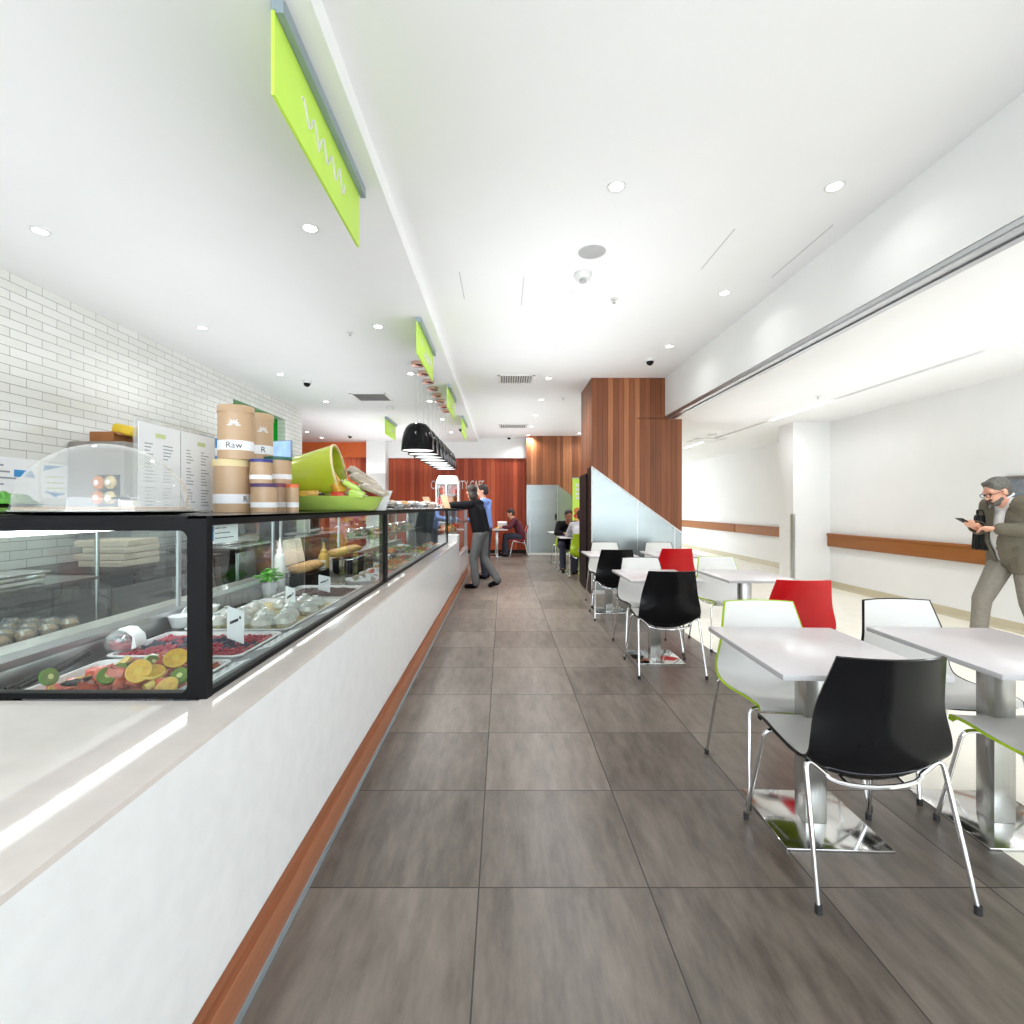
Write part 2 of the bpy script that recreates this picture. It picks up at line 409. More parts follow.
# ================================================================ SETTING
ZC, ZL, ZR = 3.335, 3.222, 2.77       # ceilings: cafe, servery, corridor
XE, XB, XW, XL = -.714, 2.50, 5.5, -3.95
YF = -4.0
struct('floor', MB().bb(-9, 1.95, YF, 20, -.1, 0), M['floor'])
struct('floor_corridor', MB().bb(1.95, 9, YF, 22, -.1, 0), M['vinyl'])
struct('ceiling', MB().bb(XE, XB+.1, YF, 14.6, ZC, ZC+.2), M['ceil'])
struct('ceiling_servery', MB().bb(-9, XE, YF, 14.6, ZL, ZC+.2), M['ceil'])
# corridor ceiling with a slot for the line lights
mb = MB()
mb.bb(XB+.2, 4.36, YF, 22, ZR, ZR+.2); mb.bb(4.44, 9, YF, 22, ZR, ZR+.2); mb.bb(4.36, 4.44, YF, 22, ZR+.05, ZR+.2)
struct('ceiling_corridor', mb, M['ceil'])
struct('wall_bulkhead', MB().bb(XB, XB+.22, YF, 7.68, 2.745, ZC), M['wall'])
mb = MB()                              # sliding door track under the bulkhead
mb.bb(XB+.01, XB+.06, YF, 7.64, 2.70, 2.745); mb.bb(XB+.10, XB+.15, YF, 7.64, 2.70, 2.745); mb.bb(XB+.005, XB+.155, YF, 7.64, 2.712, 2.746)
struct('trim_1', mb, M['alu'])
# tiled servery wall with the green-backed opening
OY0, OY1, OZ0, OZ1 = 7.26, 9.0, 1.0, 2.93
mb = MB()
mb.bb(XL-.3, XL, YF, OY0, 0, ZL); mb.bb(XL-.3, XL, OY1, 9.75, 0, ZL); mb.bb(XL-.3, XL, OY0, OY1, 0, OZ0); mb.bb(XL-.3, XL, OY0, OY1, OZ1, ZL)
wl = struct('wall_left', mb, M['tilewall'])
struct('trim_2', MB().bb(XL-.17, XL-.14, OY0, OY1, OZ0, OZ1), M['green'])
struct('wall_servery_end', MB().bb(-9, XL-.31, 9.55, 9.75, 0, ZL), M['wall'])
struct('wall_servery_side', MB().bb(-9.2, -9, YF, 14.6, 0, ZC), M['wall'])
# back wall: white above, timber boards, orange panel, white pier
struct('wall_back', MB().bb(-9, 3, 14.45, 14.7, 0, ZC), M['wall'])
struct('wall_back_timber', MB().bb(-3.32, .66, 14.40, 14.45, 0, 2.755), M['redtimber'])
struct('wall_back_bulkhead', MB().bb(-3.32, .66, 14.30, 14.45, 2.755, ZC), M['wall'])
struct('wall_back_pier', MB().bb(-3.86, -3.32, 14.0, 14.45, 0, ZC), M['wall'])
struct('wall_back_orange', MB().bb(-6.2, -3.86, 14.38, 14.45, 2.78, 3.3), M['orange'])
struct('wall_back_boards', MB().bb(-6.2, -3.86, 14.40, 14.45, 0, 2.78), M['redtimber'])
struct('baseboard_back', MB().bb(-3.32, .66, 14.38, 14.40, 0, .10), M['darkpanel'])
# far timber block with its glass door
YB = 13.9
mb = MB(); mb.bb(.66, 2.9, YB, 14.45, 0, ZC)
struct('wall_timber_block', mb, M['timber'])
dt = thing('glass_door', 'frosted glass door panel set in the far timber wall behind the seated diners', 'glass door', (.66, YB, 0))
part('door_panel', MB().prism([(.10, .06), (.86, .06), (.86, 1.96), (.10, 1.96)], 1, -.02, 0), M['frost'], dt)
part('side_panel', MB().prism([(0, .06), (.09, .06), (.09, 1.96), (0, 1.96)], 1, -.02, 0), M['frost'], dt)
part('sloped_panel', MB().prism([(.87, .06), (1.30, .06), (1.30, 1.63), (.87, 1.955)], 1, -.02, 0), M['frost'], dt)
part('seam_strip', MB().bb(.09, .10, -.024, 0, .06, 1.96).bb(.86, .87, -.024, 0, .06, 1.955), M['alu'], dt)
part('kick_strip', MB().bb(0, 1.30, -.022, 0, 0, .06), M['white'], dt)
part('handle', MB().bb(.80, .835, -.05, -.02, .98, 1.16).bb(.79, .845, -.025, -.02, 1.05, 1.12), M['black'], dt)
# near timber block with diagonal frosted glass
YN = 7.65
mb = MB()
mb.prism([(1.365, 0), (2.76, 0), (2.76, 2.70), (2.53, 2.70), (2.53, ZC), (1.365, ZC)], 1, YN+.02, 8.66)
struct('wall_partition', mb, M['timber'])
mb = MB()
mb.prism([(1.365, 1.975), (2.76, .955), (2.76, 2.70), (2.05, 2.70), (2.05, 2.72), (1.365, 2.72)], 1, YN, YN+.02)
mb.bb(1.365, 2.53, YN, YN+.02, 2.72, ZC)
struct('trim_timber', mb, M['timber'])
gp = thing('glass_partition', 'tall frosted glass panels under the diagonal timber edge of the dividing wall', 'glass panel', (1.365, YN, 0))
def diag(x): return 1.955-1.02*x/1.395
for k, (a, b) in enumerate(((.01, .70), (.715, 1.275), (1.29, 1.39))):
    part('pane', MB().prism([(a, .06), (b, .06), (b, diag(b)), (a, diag(a))], 1, -.004, .018), M['frost'], gp)
part('seam_strip', MB().bb(.70, .715, -.006, .018, .06, diag(.715)).bb(1.275, 1.29, -.006, .018, .06, diag(1.29)), M['alu'], gp)
part('edge_trim', MB().prism([(0, 1.955), (1.395, .935), (1.395, .957), (0, 1.977)], 1, -.008, .018).bb(-.004, .012, -.008, .018, .06, 1.96), M['white'], gp)
part('kick_strip', MB().bb(0, 1.395, -.006, .018, 0, .06), M['white'], gp)
struct('trim_dark', MB().bb(1.35, 1.365, YN+.0, YN+.28, 0, 1.96), M['darkpanel'])
scn = thing('wall_screen', 'tall black panel on the aisle side of the dividing timber wall', 'screen', (1.365, 8.28, 0))
part('screen_glass', MB().bb(-.035, -.025, -.33, .36, .04, 1.86), M['black'], scn)
part('bezel', MB().bb(-.025, 0, -.34, .37, .02, 1.88), M['black'], scn)
# corridor walls, pier, far end
struct('wall_right', MB().bb(XW, XW+.2, YF, 8.34, 0, ZR), M['wall'])
struct('wall_right_recess', MB().bb(6.1, 6.3, 8.3, 22, 0, ZR), M['wall'])
struct('wall_corridor_end', MB().bb(1.4, 9, 20, 20.2, 0, ZR), M['wall'])
mb = MB(); mb.bb(4.88, 6.1, 8.34, 8.76, 0, ZR)
struct('wall_pier', mb, M['wall'])
struct('trim_3', MB().bb(4.86, 4.90, 8.325, 8.345, .02, 1.22).bb(4.862, 4.884, 8.34, 8.39, .02, 1.22), M['alu'])
struct('baseboard_right', MB().prism([(XW-.03, 0), (XW, 0), (XW, .11), (XW-.006, .11), (XW-.009, .03)], 1, YF, 8.325), M['vinyl2'])
struct('baseboard_recess', MB().prism([(6.07, 0), (6.1, 0), (6.1, .11), (6.094, .11), (6.091, .03)], 1, 8.76, 20), M['vinyl2'])
struct('baseboard_pier', MB().bb(4.87, 5.49, 8.325, 8.34, 0, .10).bb(4.865, 4.88, 8.34, 8.76, 0, .10), M['vinyl2'])
def handrail(y0, y1, x, label):
    t = thing('handrail', label, 'handrail', (x, (y0+y1)/2, 0))
    h = (y1-y0)/2
    part('rail_board', MB().box((-.045, 0, .795), (.035, 2*h, .215), bev=.012), M['rail'], t)
    part('rail_cap', MB().box((-.052, 0, .885), (.05, 2*h, .04), bev=.012), M['rail'], t)
    for y in ((-h+.3), 0, h-.3): part('bracket', MB().bb(-.028, 0, y-.03, y+.03, .76, .84), M['alu'], t)
handrail(-1.5, 8.325, 5.5, 'long timber handrail on the white corridor wall behind the man with the phone')
handrail(8.80, 12.9, 6.1, 'timber handrail just beyond the white pier in the corridor')
handrail(12.94, 17.0, 6.1, 'timber handrail farthest along the corridor, ending behind the timber wall')
# corridor line lights
for k, y in enumerate((1.0, 5.0-2.0, 6.78, 10.6, 14.6)):
    L = 1.4
    t = thing('line_light', ('recessed white line light in the corridor ceiling, ' + ORD[k] + ' one down the corridor'), 'ceiling light', (4.40, y, ZR+.05), 0, 'corridor line lights')
    part('diffuser', MB().bb(-.03, .03, 0, L, -.03, -.012), M['lens'], t)
    part('housing', MB().bb(-.036, .036, 0, L, -.012, 0), M['alu'], t)
    area('line_lamp', (0, L/2, -.035), (0, 0, 0), .12, L, 19 if y < 8 else 9, (.95, .98, 1), 180, parent=t)

# ================================================================ LIGHTS
UP = 25
W = bpy.data.worlds.new('sky'); bpy.context.scene.world = W; W.use_nodes = True
W.node_tree.nodes['Background'].inputs[0].default_value = (.86, .94, 1, 1)
W.node_tree.nodes['Background'].inputs[1].default_value = 5.0
PD = 6
def downlight(x, y, z, label, group, power=PD, r=.045):
    t = thing('ceiling_downlight', label, 'downlight', (x, y, z), 0, group)
    part('lamp_ring', MB().lathe([(r+.014, 0), (r+.012, -.006), (r, -.006), (r-.004, -.001), (r+.014, 0)], seg=20), M['white'], t)
    part('lamp_lens', MB().cyl((0, 0, -.004), r-.004, .003, 18), M['lens'], t)
    area('downlight_lamp', (0, 0, -.012), (0, 0, 0), .1, .1, power, (.98, .98, .97), 140, 'DISK', t)
for k in range(8):
    downlight(.705, 3.08+1.53*k, ZC, f'round downlight over the aisle, {ORD[k]} back toward the far timber wall', 'downlights over the aisle', (PD, PD*1.6, PD*2.2)[k] if k < 3 else PD*3.4)
for k in range(3):
    downlight(2.06, 3.08+1.53*k, ZC, f'small round downlight beside the white bulkhead, {ORD[k]} back along its row', 'downlights beside the bulkhead', 1.8)
for k in range(6):
    downlight(-3.15, 3.375+1.82*k, ZL, f'small round downlight close to the tiled wall, {ORD[k]} back along its row', 'downlights along the tiled wall')
for k in range(6):
    downlight(-1.30, 3.34+1.82*k, ZL, f'small round downlight above the food counter, {ORD[k]} back along its row', 'downlights above the food counter')
downlight(-4.9, 12.4, ZL, 'small round downlight in front of the orange panel, nearer of two', 'downlights by the orange panel', 45)
downlight(-4.9, 13.4, ZL, 'small round downlight in front of the orange panel, closer to it', 'downlights by the orange panel', 36)
downlight(2.06, 13.4, ZC, 'small round downlight in the ceiling corner against the far timber wall', 'downlights beside the bulkhead')

# unseen fill lamps facing up, added to brighten the ceilings
for (x, y0, y1, z, w, p) in ((.5, -2.5, 3.5, 2.2, 1.8, UP*.42), (.5, 3.5, 7.4, 2.2, 1.8, UP*1.1), (.2, 8.8, 13.8, 2.2, 1.6, UP*1.2), (-2.6, -2.5, 3.5, 2.3, 2.2, UP), (-2.6, 3.5, 9, 2.3, 2.2, UP*1.2), (-3.0, 9.8, 14, 2.3, 2.6, UP*1.7), (4.0, -2.5, 4.5, 1.9, 2.2, UP*.9), (4.0, 4.5, 8.2, 1.9, 1.6, UP*.5), (4.3, 8.8, 15, 1.9, 1.6, UP*.42)):
    area('added_ceiling_fill', (x, (y0+y1)/2, z), (R(180), 0, 0), w, y1-y0, p, (.93, .97, 1), 180)
# ================================================================ CEILING FITTINGS
def disc(name, label, cat, px, py, r, z, m='white', h=.02):
    d = (z-HC)*F/(VY-py); x = PX(px, d)
    t = thing(name, label, cat, (x, d, z))
    part('cover', MB().lathe([(0, -h), (r*.8, -h), (r*.97, -h*.5), (r, 0)], seg=28), M[m], t)
    part('rim', MB().lathe([(r, 0), (r*1.06, -.003), (r*1.06, 0)], seg=28), M['white'], t)
    return t
M['spk'] = mat('grey_speaker_mesh', (.42, .42, .42, 1), .7)
disc('ceiling_speaker', 'round grey speaker grille in the white ceiling over the tables', 'speaker', 592, 252, .105, ZC, 'spk', .006)
t = disc('smoke_detector', 'white domed smoke detector just beyond the round speaker grille', 'smoke detector', 583, 274, .075, ZC, 'white', .05)
part('sensor_cage', MB().cyl((0, 0, -.07), .03, .025, 16), M['spk'], t)
disc('ceiling_speaker', 'flat white ceiling disc next to the smoke detector, over the aisle', 'speaker', 545, 295, .09, ZC, 'ceil', .008)
disc('ceiling_speaker', 'flat white disc in the low corridor ceiling', 'speaker', 930, 357, .07, ZR, 'ceil', .01)
disc('smoke_detector', 'small white detector in the corridor ceiling near the far end', 'smoke detector', 712, 434, .07, ZR, 'white', .05)
disc('smoke_detector', 'small white detector beyond the vent over the food counter', 'smoke detector', 390, 407, .08, ZL, 'white', .05)
def sprinkler(px, py, z, label):
    d = (z-HC)*F/(VY-py)
    t = thing('ceiling_sprinkler', label, 'sprinkler', (PX(px, d), d, z))
    part('escutcheon', MB().cyl((0, 0, -.008), .035, .009, 16), M['white'], t)
    part('deflector', MB().cyl((0, 0, -.035), .006, .03, 8).cyl((0, 0, -.04), .016, .004, 12), M['alu'], t)
sprinkler(614, 299, ZC, 'small sprinkler head in the white ceiling beyond the smoke detector')
sprinkler(350, 332, ZL, 'small sprinkler head over the food counter beside the second green sign')
sprinkler(563, 398, ZC, 'tiny sprinkler head in front of the timber dividing wall')
sprinkler(818, 396, ZR, 'tiny sprinkler head in the low corridor ceiling')
def camdome(px, py, z, label):
    d = (z-HC)*F/(VY-py)
    t = thing('security_camera', label, 'security camera', (PX(px, d), d, z))
    part('mount', MB().lathe([(0, -.035), (.06, -.035), (.07, 0), (0, 0)], seg=20), M['white'], t)
    part('camera_dome', MB().ell((0, 0, -.038), (.05, .05, .05), 16), M['blackgloss'], t)
camdome(307, 381, ZL, 'dome camera on the servery ceiling by the end of the tiled wall')
camdome(650, 359, ZC, 'dome camera on the ceiling in front of the timber dividing wall')
camdome(509, 436.5, ZC, 'tiny dark dome camera at the far end of the aisle ceiling')
camdome(461, 428, ZL, 'tiny dark dome camera among the cords of the black pendants')
camdome(350, 435, ZL, 'tiny dark dome camera above the orange panel')
def vent(px, py, sx, sy, z, label):
    d = (z-HC)*F/(VY-py)
    t = thing('air_vent', label, 'air vent', (PX(px, d), d, z))
    part('vent_frame', MB().bb(-sx/2, sx/2, -sy/2, -sy/2+.03, -.012, 0).bb(-sx/2, sx/2, sy/2-.03, sy/2, -.012, 0).bb(-sx/2, -sx/2+.03, -sy/2, sy/2, -.012, 0).bb(sx/2-.03, sx/2, -sy/2, sy/2, -.012, 0), M['white'], t)
    part('duct_backing', MB().bb(-sx/2+.03, sx/2-.03, -sy/2+.03, sy/2-.03, -.003, 0), M['grille'], t)
    mb = MB(); n = 14
    for k in range(n):
        x = -sx/2+.04+(sx-.08)*k/(n-1); mb.box((x, 0, -.008), (.022, sy-.06, .004), rot=(0, R(35), 0))
    part('louvre_grille', mb, M['white'], t)
vent(516, 379, .56, .50, ZC, 'louvred air vent in the ceiling left of the timber dividing wall')
vent(513, 426, .70, .55, ZC, 'louvred air vent near the far end of the aisle ceiling')
vent(372, 397, .60, .60, ZL, 'louvred air vent in the ceiling over the food counter')
vent(706, 440, .60, .60, ZR, 'square vent in the corridor ceiling beside the timber wall')
# thin access-panel lines in the plaster
mb = MB()
for (x, y0, y1, z) in ((1.66, 3.55, 4.15, ZC), (2.33, 3.5, 4.3, ZC), (-.37, 4.2, 4.75, ZC), (.18, 4.3, 4.9, ZC)):
    mb.bb(x-.004, x+.004, y0, y1, z-.002, z+.001)
M['lines'] = mat('panel_joint', (.55, .55, .55, 1), .8)
struct('trim_ceiling_lines', mb, M['lines'])

# ================================================================ HANGING SIGNS
def sign(x, y0, y1, z0, z1, label, style):
    t = thing('hanging_sign', label, 'sign', (x, (y0+y1)/2, ZL))
    h = (y1-y0)/2; a, b = z0-ZL, z1-ZL
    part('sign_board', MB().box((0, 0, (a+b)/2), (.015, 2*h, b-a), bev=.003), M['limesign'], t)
    part('ceiling_bracket', MB().bb(.010, .04, -h, h+.02, -.055, 0).bb(-.008, .010, -h, h, b, 0), M['bracket'], t)
    mb = MB(); zc = (a+b)/2
    X = .0095
    def star(y, z, r):
        for k in range(7):
            an = R(-10+k*200/6)
            p = [(y+r*.25*math.cos(an-.35), z+r*.25*math.sin(an-.35)), (y+r*math.cos(an), z+r*math.sin(an)), (y+r*.25*math.cos(an+.35), z+r*.25*math.sin(an+.35))]
            mb.prism(p, 0, X-.002, X)
    def squig(y0, y1, z, amp, n=3):
        pts = [(X, y0+(y1-y0)*i/(n*6), z+amp*math.sin(i*math.pi/3+.6)*(1 if i % 5 else 1.5)) for i in range(n*6+1)]
        mb.tube(pts, .006, 5)
    if style == 0:
        squig(-h*.55, h*.5, zc, .038, 5)
    elif style == 1:
        star(-h*.55, zc+.02, .07); squig(-h*.15, h*.75, zc-.01, .022, 6); squig(-.3*h, .3*h, zc-.06, .01, 4)
    else:
        star(-h*.2, zc, .07); squig(.05*h, h*.7, zc, .02, 4)
    part('lettering', mb, M['white'], t)
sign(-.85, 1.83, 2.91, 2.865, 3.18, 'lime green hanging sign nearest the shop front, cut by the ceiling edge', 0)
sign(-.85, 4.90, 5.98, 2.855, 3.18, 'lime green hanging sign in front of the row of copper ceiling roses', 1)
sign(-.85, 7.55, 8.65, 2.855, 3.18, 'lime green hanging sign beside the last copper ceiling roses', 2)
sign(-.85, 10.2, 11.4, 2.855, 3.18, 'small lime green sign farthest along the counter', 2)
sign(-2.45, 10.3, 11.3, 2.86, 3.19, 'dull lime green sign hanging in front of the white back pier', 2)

# ================================================================ PENDANTS
def pendant():
    t = thing('pendant_lamp', 'x', 'pendant lamp', (0, 0, ZL), 0, 'black bell pendants over the counter')
    zt, zb = 2.43-ZL, 2.07-ZL
    out = [(.0, zt), (.05, zt), (.11, zt-.015), (.155, zt-.06), (.185, zt-.13), (.205, zt-.22), (.215, zb)]
    part('lamp_shade', MB().lathe(out+[(.209, zb), (.199, zt-.22), (.179, zt-.135), (.15, zt-.07), (.10, zt-.025), (0, zt-.02)], seg=36), M['blackgloss'], t)
    part('lamp_diffuser', MB().lathe([(0, zb+.03), (.20, zb+.03), (.204, zb+.012), (0, zb+.012)], seg=32), M['lampin'], t)
    part('cord', MB().cyl((0, 0, zt), .0025, -zt, 6), M['alu'], t)
    part('ceiling_rose', MB().lathe([(0, 0), (.085, 0), (.085, -.045), (.078, -.05), (0, -.05)], seg=24), M['copper'], t)
    return t
p0 = pendant()
for k in range(8):
    y = 6.44+.45*k
    lab = f'black bell pendant lamp over the counter, {ORD[k]} in the row counting from the tiled end' if 0 < k < 7 else ('front black bell pendant of the row, seen whole above the counter' if k == 0 else 'last black bell pendant of the row, nearest the cafe lettering')
    if k == 0: p0.location = (-1.105, y, ZL); p0['label'] = lab; q = p0
    else: q = dup(p0, (-1.105, y, ZL), 0, lab)
    area('pendant_light', (0, 0, 2.07-ZL), (0, 0, 0), .36, .36, 7, (1, .97, .93), 150, 'DISK', q)

# CAFE lettering on the red timber
t = thing('wall_lettering', 'thin white COMMUNITY CAFE letters on the red timber back wall', 'lettering', (-1.35, 14.395, 1.97))
part('letters', MB().text('COMMUNITY CAFE', .36, Matrix.Translation((.03, 0, 0)) @ Matrix.Rotation(R(90), 4, 'X'), ext=.008, fit=1.54), M['white'], t, smooth=False)
# roll-up banner beyond the dividing wall
t = thing('roll_up_banner', 'lime green roll-up banner standing behind the timber dividing wall', 'banner', (2.15, 12.5, 0))
part('banner_sheet', MB().bb(-.40, .40, -.004, .004, .08, 2.07), M['limesign'], t)
part('banner_base', MB().box((0, 0, .04), (.84, .16, .08), bev=.01), M['alu'], t)
part('top_bar', MB().bb(-.41, .41, -.01, .01, 2.06, 2.085), M['alu'], t)
mb = MB()
for k in range(4): mb.bb(-.32, .30-.05*k, -.007, -.0045, 1.86-.11*k, 1.93-.11*k)
part('lettering', mb, M['white'], t)
mb = MB()
for k in range(9): mb.ell((-.28+.16*(k % 4), -.006, 1.25-.13*(k//4)), (.09, .003, .08), 12, k % 3)
part('food_picture', mb, [M['orangefood'], M['tomato'], M['pine']], t)
# ================================================================ CHAIRS AND TABLES
def make_shell():
    # side profile (y, z) from the seat's front lip to the top of the back, and half-width along it
    pr = [(.245, .432, .205), (.225, .447, .222), (.15, .452, .232), (.05, .443, .238), (-.06, .440, .244), (-.135, .452, .247), (-.178, .490, .246), (-.202, .55, .240), (-.220, .63, .227), (-.244, .72, .209), (-.268, .80, .192), (-.279, .838, .184)]
    # resample with Catmull-Rom
    P = []
    for i in range(len(pr)-1):
        p0, p1, p2, p3 = (Vector(pr[max(0, min(len(pr)-1, i+k))]) for k in (-1, 0, 1, 2))
        for s in range(4):
            t = s/4
            P.append(.5*((2*p1)+(p2-p0)*t+(2*p0-5*p1+4*p2-p3)*t*t+(3*p1-p0-3*p2+p3)*t*t*t))
    P.append(Vector(pr[-1]))
    NX = 14; rows = []
    for i, p in enumerate(P):
        f = i/(len(P)-1); back = max(0, min(1, (p.y-.44)/.24)); back = back*back*(3-2*back); row = []
        for j in range(NX+1):
            u = -1+2*j/NX
            y = p.x+.045*u*u*back-.012*u*u*(1-back); rear = max(0, min(1, (.16-p.x)/.30)); rear = rear*rear*(3-2*rear); z = p.y-(.076*rear+.006)*(1-u*u)*(1-back)+.006*u*u*(1-back)
            if i == 0 or i == 1: y -= .02*abs(u)**6
            row.append(Vector((u*p.z, y, z)))
        rows.append(row)
    n = [[None]*(NX+1) for _ in rows]
    for i in range(len(rows)):
        for j in range(NX+1):
            a = rows[min(i+1, len(rows)-1)][j]-rows[max(i-1, 0)][j]; b = rows[i][min(j+1, NX)]-rows[i][max(j-1, 0)]
            n[i][j] = b.cross(a).normalized()
            if False: pass
    return rows, n, NX
SH = make_shell()
def shell_meshes():
    rows, n, NX = SH
    m = len(rows)
    # inner side normal check: on the seat it points up
    sgn = 1 if n[8][NX//2].z > 0 else -1
    inner = MB(); outer = MB(); T = .011
    def grid(mb, off):
        return [[mb.bm.verts.new(rows[i][j]+n[i][j]*sgn*off) for j in range(NX+1)] for i in range(m)]
    a = grid(inner, T)
    for i in range(m-1):
        for j in range(NX): inner.bm.faces.new((a[i][j], a[i][j+1], a[i+1][j+1], a[i+1][j]))
    b = grid(outer, 0); c = grid(outer, T*.98)
    for i in range(m):                       # the lining stops short of the edge so the coloured rim shows
        for j, q in ((0, 1), (NX, NX-1)):
            dd = (rows[i][q]-rows[i][j]).normalized(); a[i][j].co += dd*.006
    for j in range(NX+1):
        a[m-1][j].co += (rows[m-2][j]-rows[m-1][j]).normalized()*.006; a[0][j].co += (rows[1][j]-rows[0][j]).normalized()*.004
    fs = []
    for i in range(m-1):
        for j in range(NX): outer.bm.faces.new((b[i][j], b[i+1][j], b[i+1][j+1], b[i][j+1]))
    loop = [(0, j) for j in range(NX+1)]+[(i, NX) for i in range(1, m)]+[(m-1, j) for j in range(NX-1, -1, -1)]+[(i, 0) for i in range(m-2, 0, -1)]
    for (i, j), (k, l) in zip(loop, loop[1:]+loop[:1]):
        outer.bm.faces.new((b[i][j], b[k][l], c[k][l], c[i][j]))
        p, q = [outer.bm.verts.new(a[e][f].co-n[e][f]*sgn*.0006) for e, f in ((i, j), (k, l))]
        outer.bm.faces.new((c[i][j], c[k][l], q, p))
    # thin outer rim seen round the lining
    for i in range(m-1):
        for j in (0, NX-1):
            pass
    return inner, outer
def arc(p, q, r, c, n=6):
    return p
def leg_path(sx, front):
    y0 = .235 if front else -.262; yt = .155 if front else -.150
    xt = .205 if front else .222
    top = Vector((sx*(xt-.055), yt, .416 if front else .399)); cor = Vector((sx*(xt+.018), yt, .424 if front else .462)); foot = Vector((sx*.262, y0, .012))
    d1 = (top-cor).normalized(); d2 = (foot-cor).normalized(); r = .045
    pts = [top]
    a, b = cor+d1*r, cor+d2*r
    for k in range(7):
        t = k/6; pts.append(a*(1-t)**2+cor*2*t*(1-t)+b*t*t)
    return pts+[foot]
CHAIR_ME = {}
def chair_mesh(key, fn):
    if key not in CHAIR_ME: CHAIR_ME[key] = fn()
    return CHAIR_ME[key]
def chair(kind, loc, rz, label, group):
    """kind = outer colour; the lining is white"""
    t = thing('cafe_chair', label, 'chair', (*loc, 0), rz, group)
    omat = {'black': 'blackgloss', 'lime': 'lime', 'red': 'red', 'dark': 'black'}[kind]
    def mk():
        i, o = shell_meshes(); return i.mesh('seat_lining', M['white'], 'raw'), o.mesh('seat_shell', M[omat], 'raw')
    im, om = chair_mesh('s'+kind, mk)
    for me in (im, om):
        if not me.polygons[0].use_smooth:
            me.shade_smooth(); me.set_sharp_from_angle(angle=R(50))
    obj('seat_shell', om, t); obj('seat_lining', im, t, 'white inner face')
    def mkleg(sx, fr):
        def f(): return MB().tube(leg_path(sx, fr), .0085, 10).mesh('leg', M['chrome'], True)
        def g():
            p = leg_path(sx, fr)[-1]; return MB().cyl((p.x, p.y, 0), .0115, .028, 10).mesh('rubber_foot', M['rubber'], True)
        lg = obj('leg', chair_mesh(f'l{sx}{fr}', f), t); obj('rubber_foot', chair_mesh(f'f{sx}{fr}', g), lg)
    for sx in (-1, 1):
        for fr in (True, False): mkleg(sx, fr)
    def xb():
        pts = [Vector((.167*math.cos(a), -.150-.022*math.sin(a), .399-.034*math.sin(a))) for a in [math.pi*k/10 for k in range(11)]]
        return MB().tube(pts, .0085, 8).tube([(-.15, .155, .418), (0, .155, .416), (.15, .155, .418)], .0085, 8).tube([(-.1, .155, .418), (-.1, -.165, .372)], .006, 6).tube([(.1, .155, .418), (.1, -.165, .372)], .006, 6).mesh('seat_frame', M['chrome'], True)
    obj('seat_frame', chair_mesh('x', xb), t)
    return t
TB = {}
def table(x, y, label, group='white cafe tables on steel pedestals', rz=0):
    t = thing('cafe_table', label, 'table', (x, y, 0), rz, group)
    def top():
        return MB().box((0, 0, .729), (.60, .72, .022), bev=.003)
    if not TB:
        m1 = top().mesh('tabletop', [M['tabletop'], M['tableedge']], True)
        for p in m1.polygons: p.material_index = 0 if abs(p.normal.z) > .8 else 1
        TB['tabletop'] = m1
        TB['column'] = MB().box((0, 0, .365), (.088, .088, .706), bev=.003).mesh('column', M['steel'], True)
        TB['base_plate'] = MB().box((0, 0, .006), (.41, .41, .012), bev=.002).mesh('base_plate', M['steelplate'], True)
        TB['top_plate'] = MB().bb(-.15, .15, -.15, .15, .711, .718).mesh('top_plate', M['black'], True)
    for k in ('tabletop', 'column', 'base_plate', 'top_plate'): obj(k, TB[k], t)
    return t
G = 'cafe chairs along the tables'
table(1.32, 2.13, 'white table at the front of the aisle row, in front of the red-backed chair', rz=R(-2.3))
table(2.115, 2.13, 'white table beside the corridor, between the black-edged chair and the lime-edged seat', rz=R(-2.8))
table(2.15, 4.42, 'white table behind the nearest red chair, on the corridor side')
table(1.35, 4.42, 'white table behind the second black chair, on the aisle side')
table(1.37, 6.42, 'white table in front of the frosted glass panel, on the aisle side')
table(2.17, 6.42, 'white table in front of the frosted glass panel, on the corridor side')
chair('black', (1.308, 1.90), R(-.5), 'glossy black-backed chair with chrome legs, largest and frontmost at the tables', G)
chair('lime', (1.362, 2.43), R(178), 'white chair with lime green edge facing the front aisle table', G)
chair('lime', (2.12, 1.89), R(0), 'white-lined chair with lime green edge, its seat poking out below the corridor-side front table', G)
chair('dark', (2.14, 2.47), R(180), 'white chair with black edge at the front table nearest the corridor', G)
chair('red', (2.09, 3.66), R(-3), 'larger bright red chair behind the white table at the front', G)
chair('lime', (2.18, 4.83), R(182), 'white chair with thin lime edge facing the second corridor-side table', G)
chair('black', (1.33, 4.13), R(-1), 'black-backed chair second from the front, in the middle of the aisle row', G)
chair('dark', (1.37, 4.72), R(180), 'white chair with dark edge just behind the middle black chair', G)
chair('red', (2.11, 6.25), R(0), 'smaller bright red chair in front of the frosted glass', G)
chair('dark', (2.22, 6.86), R(180), 'white chair closest to the frosted glass on the corridor side', G)
chair('black', (1.36, 6.10), R(-3), 'black-backed chair third from the front, by the dividing wall', G)
chair('dark', (1.45, 6.86), R(180), 'white chair closest to the frosted glass on the aisle side', G)
G2 = 'chairs and tables beyond the dividing wall'
table(1.42, 10.1, 'white table where the two dark-dressed people sit beyond the dividing wall', G2)
table(1.40, 12.0, 'small white table behind the seated man in black', G2)
table(-.17, 13.5, 'white table by the red timber wall where the maroon-dressed person sits', G2)
lc = chair('lime', (1.51, 9.58), R(0), 'bright green chair under the person in grey, beyond the dividing wall', G2)
chair('lime', (1.42, 10.58), R(180), 'chair under the man in black leaning on his table', G2)
chair('lime', (1.42, 11.55), R(8), 'pale chair with green back behind the seated man in black', G2)
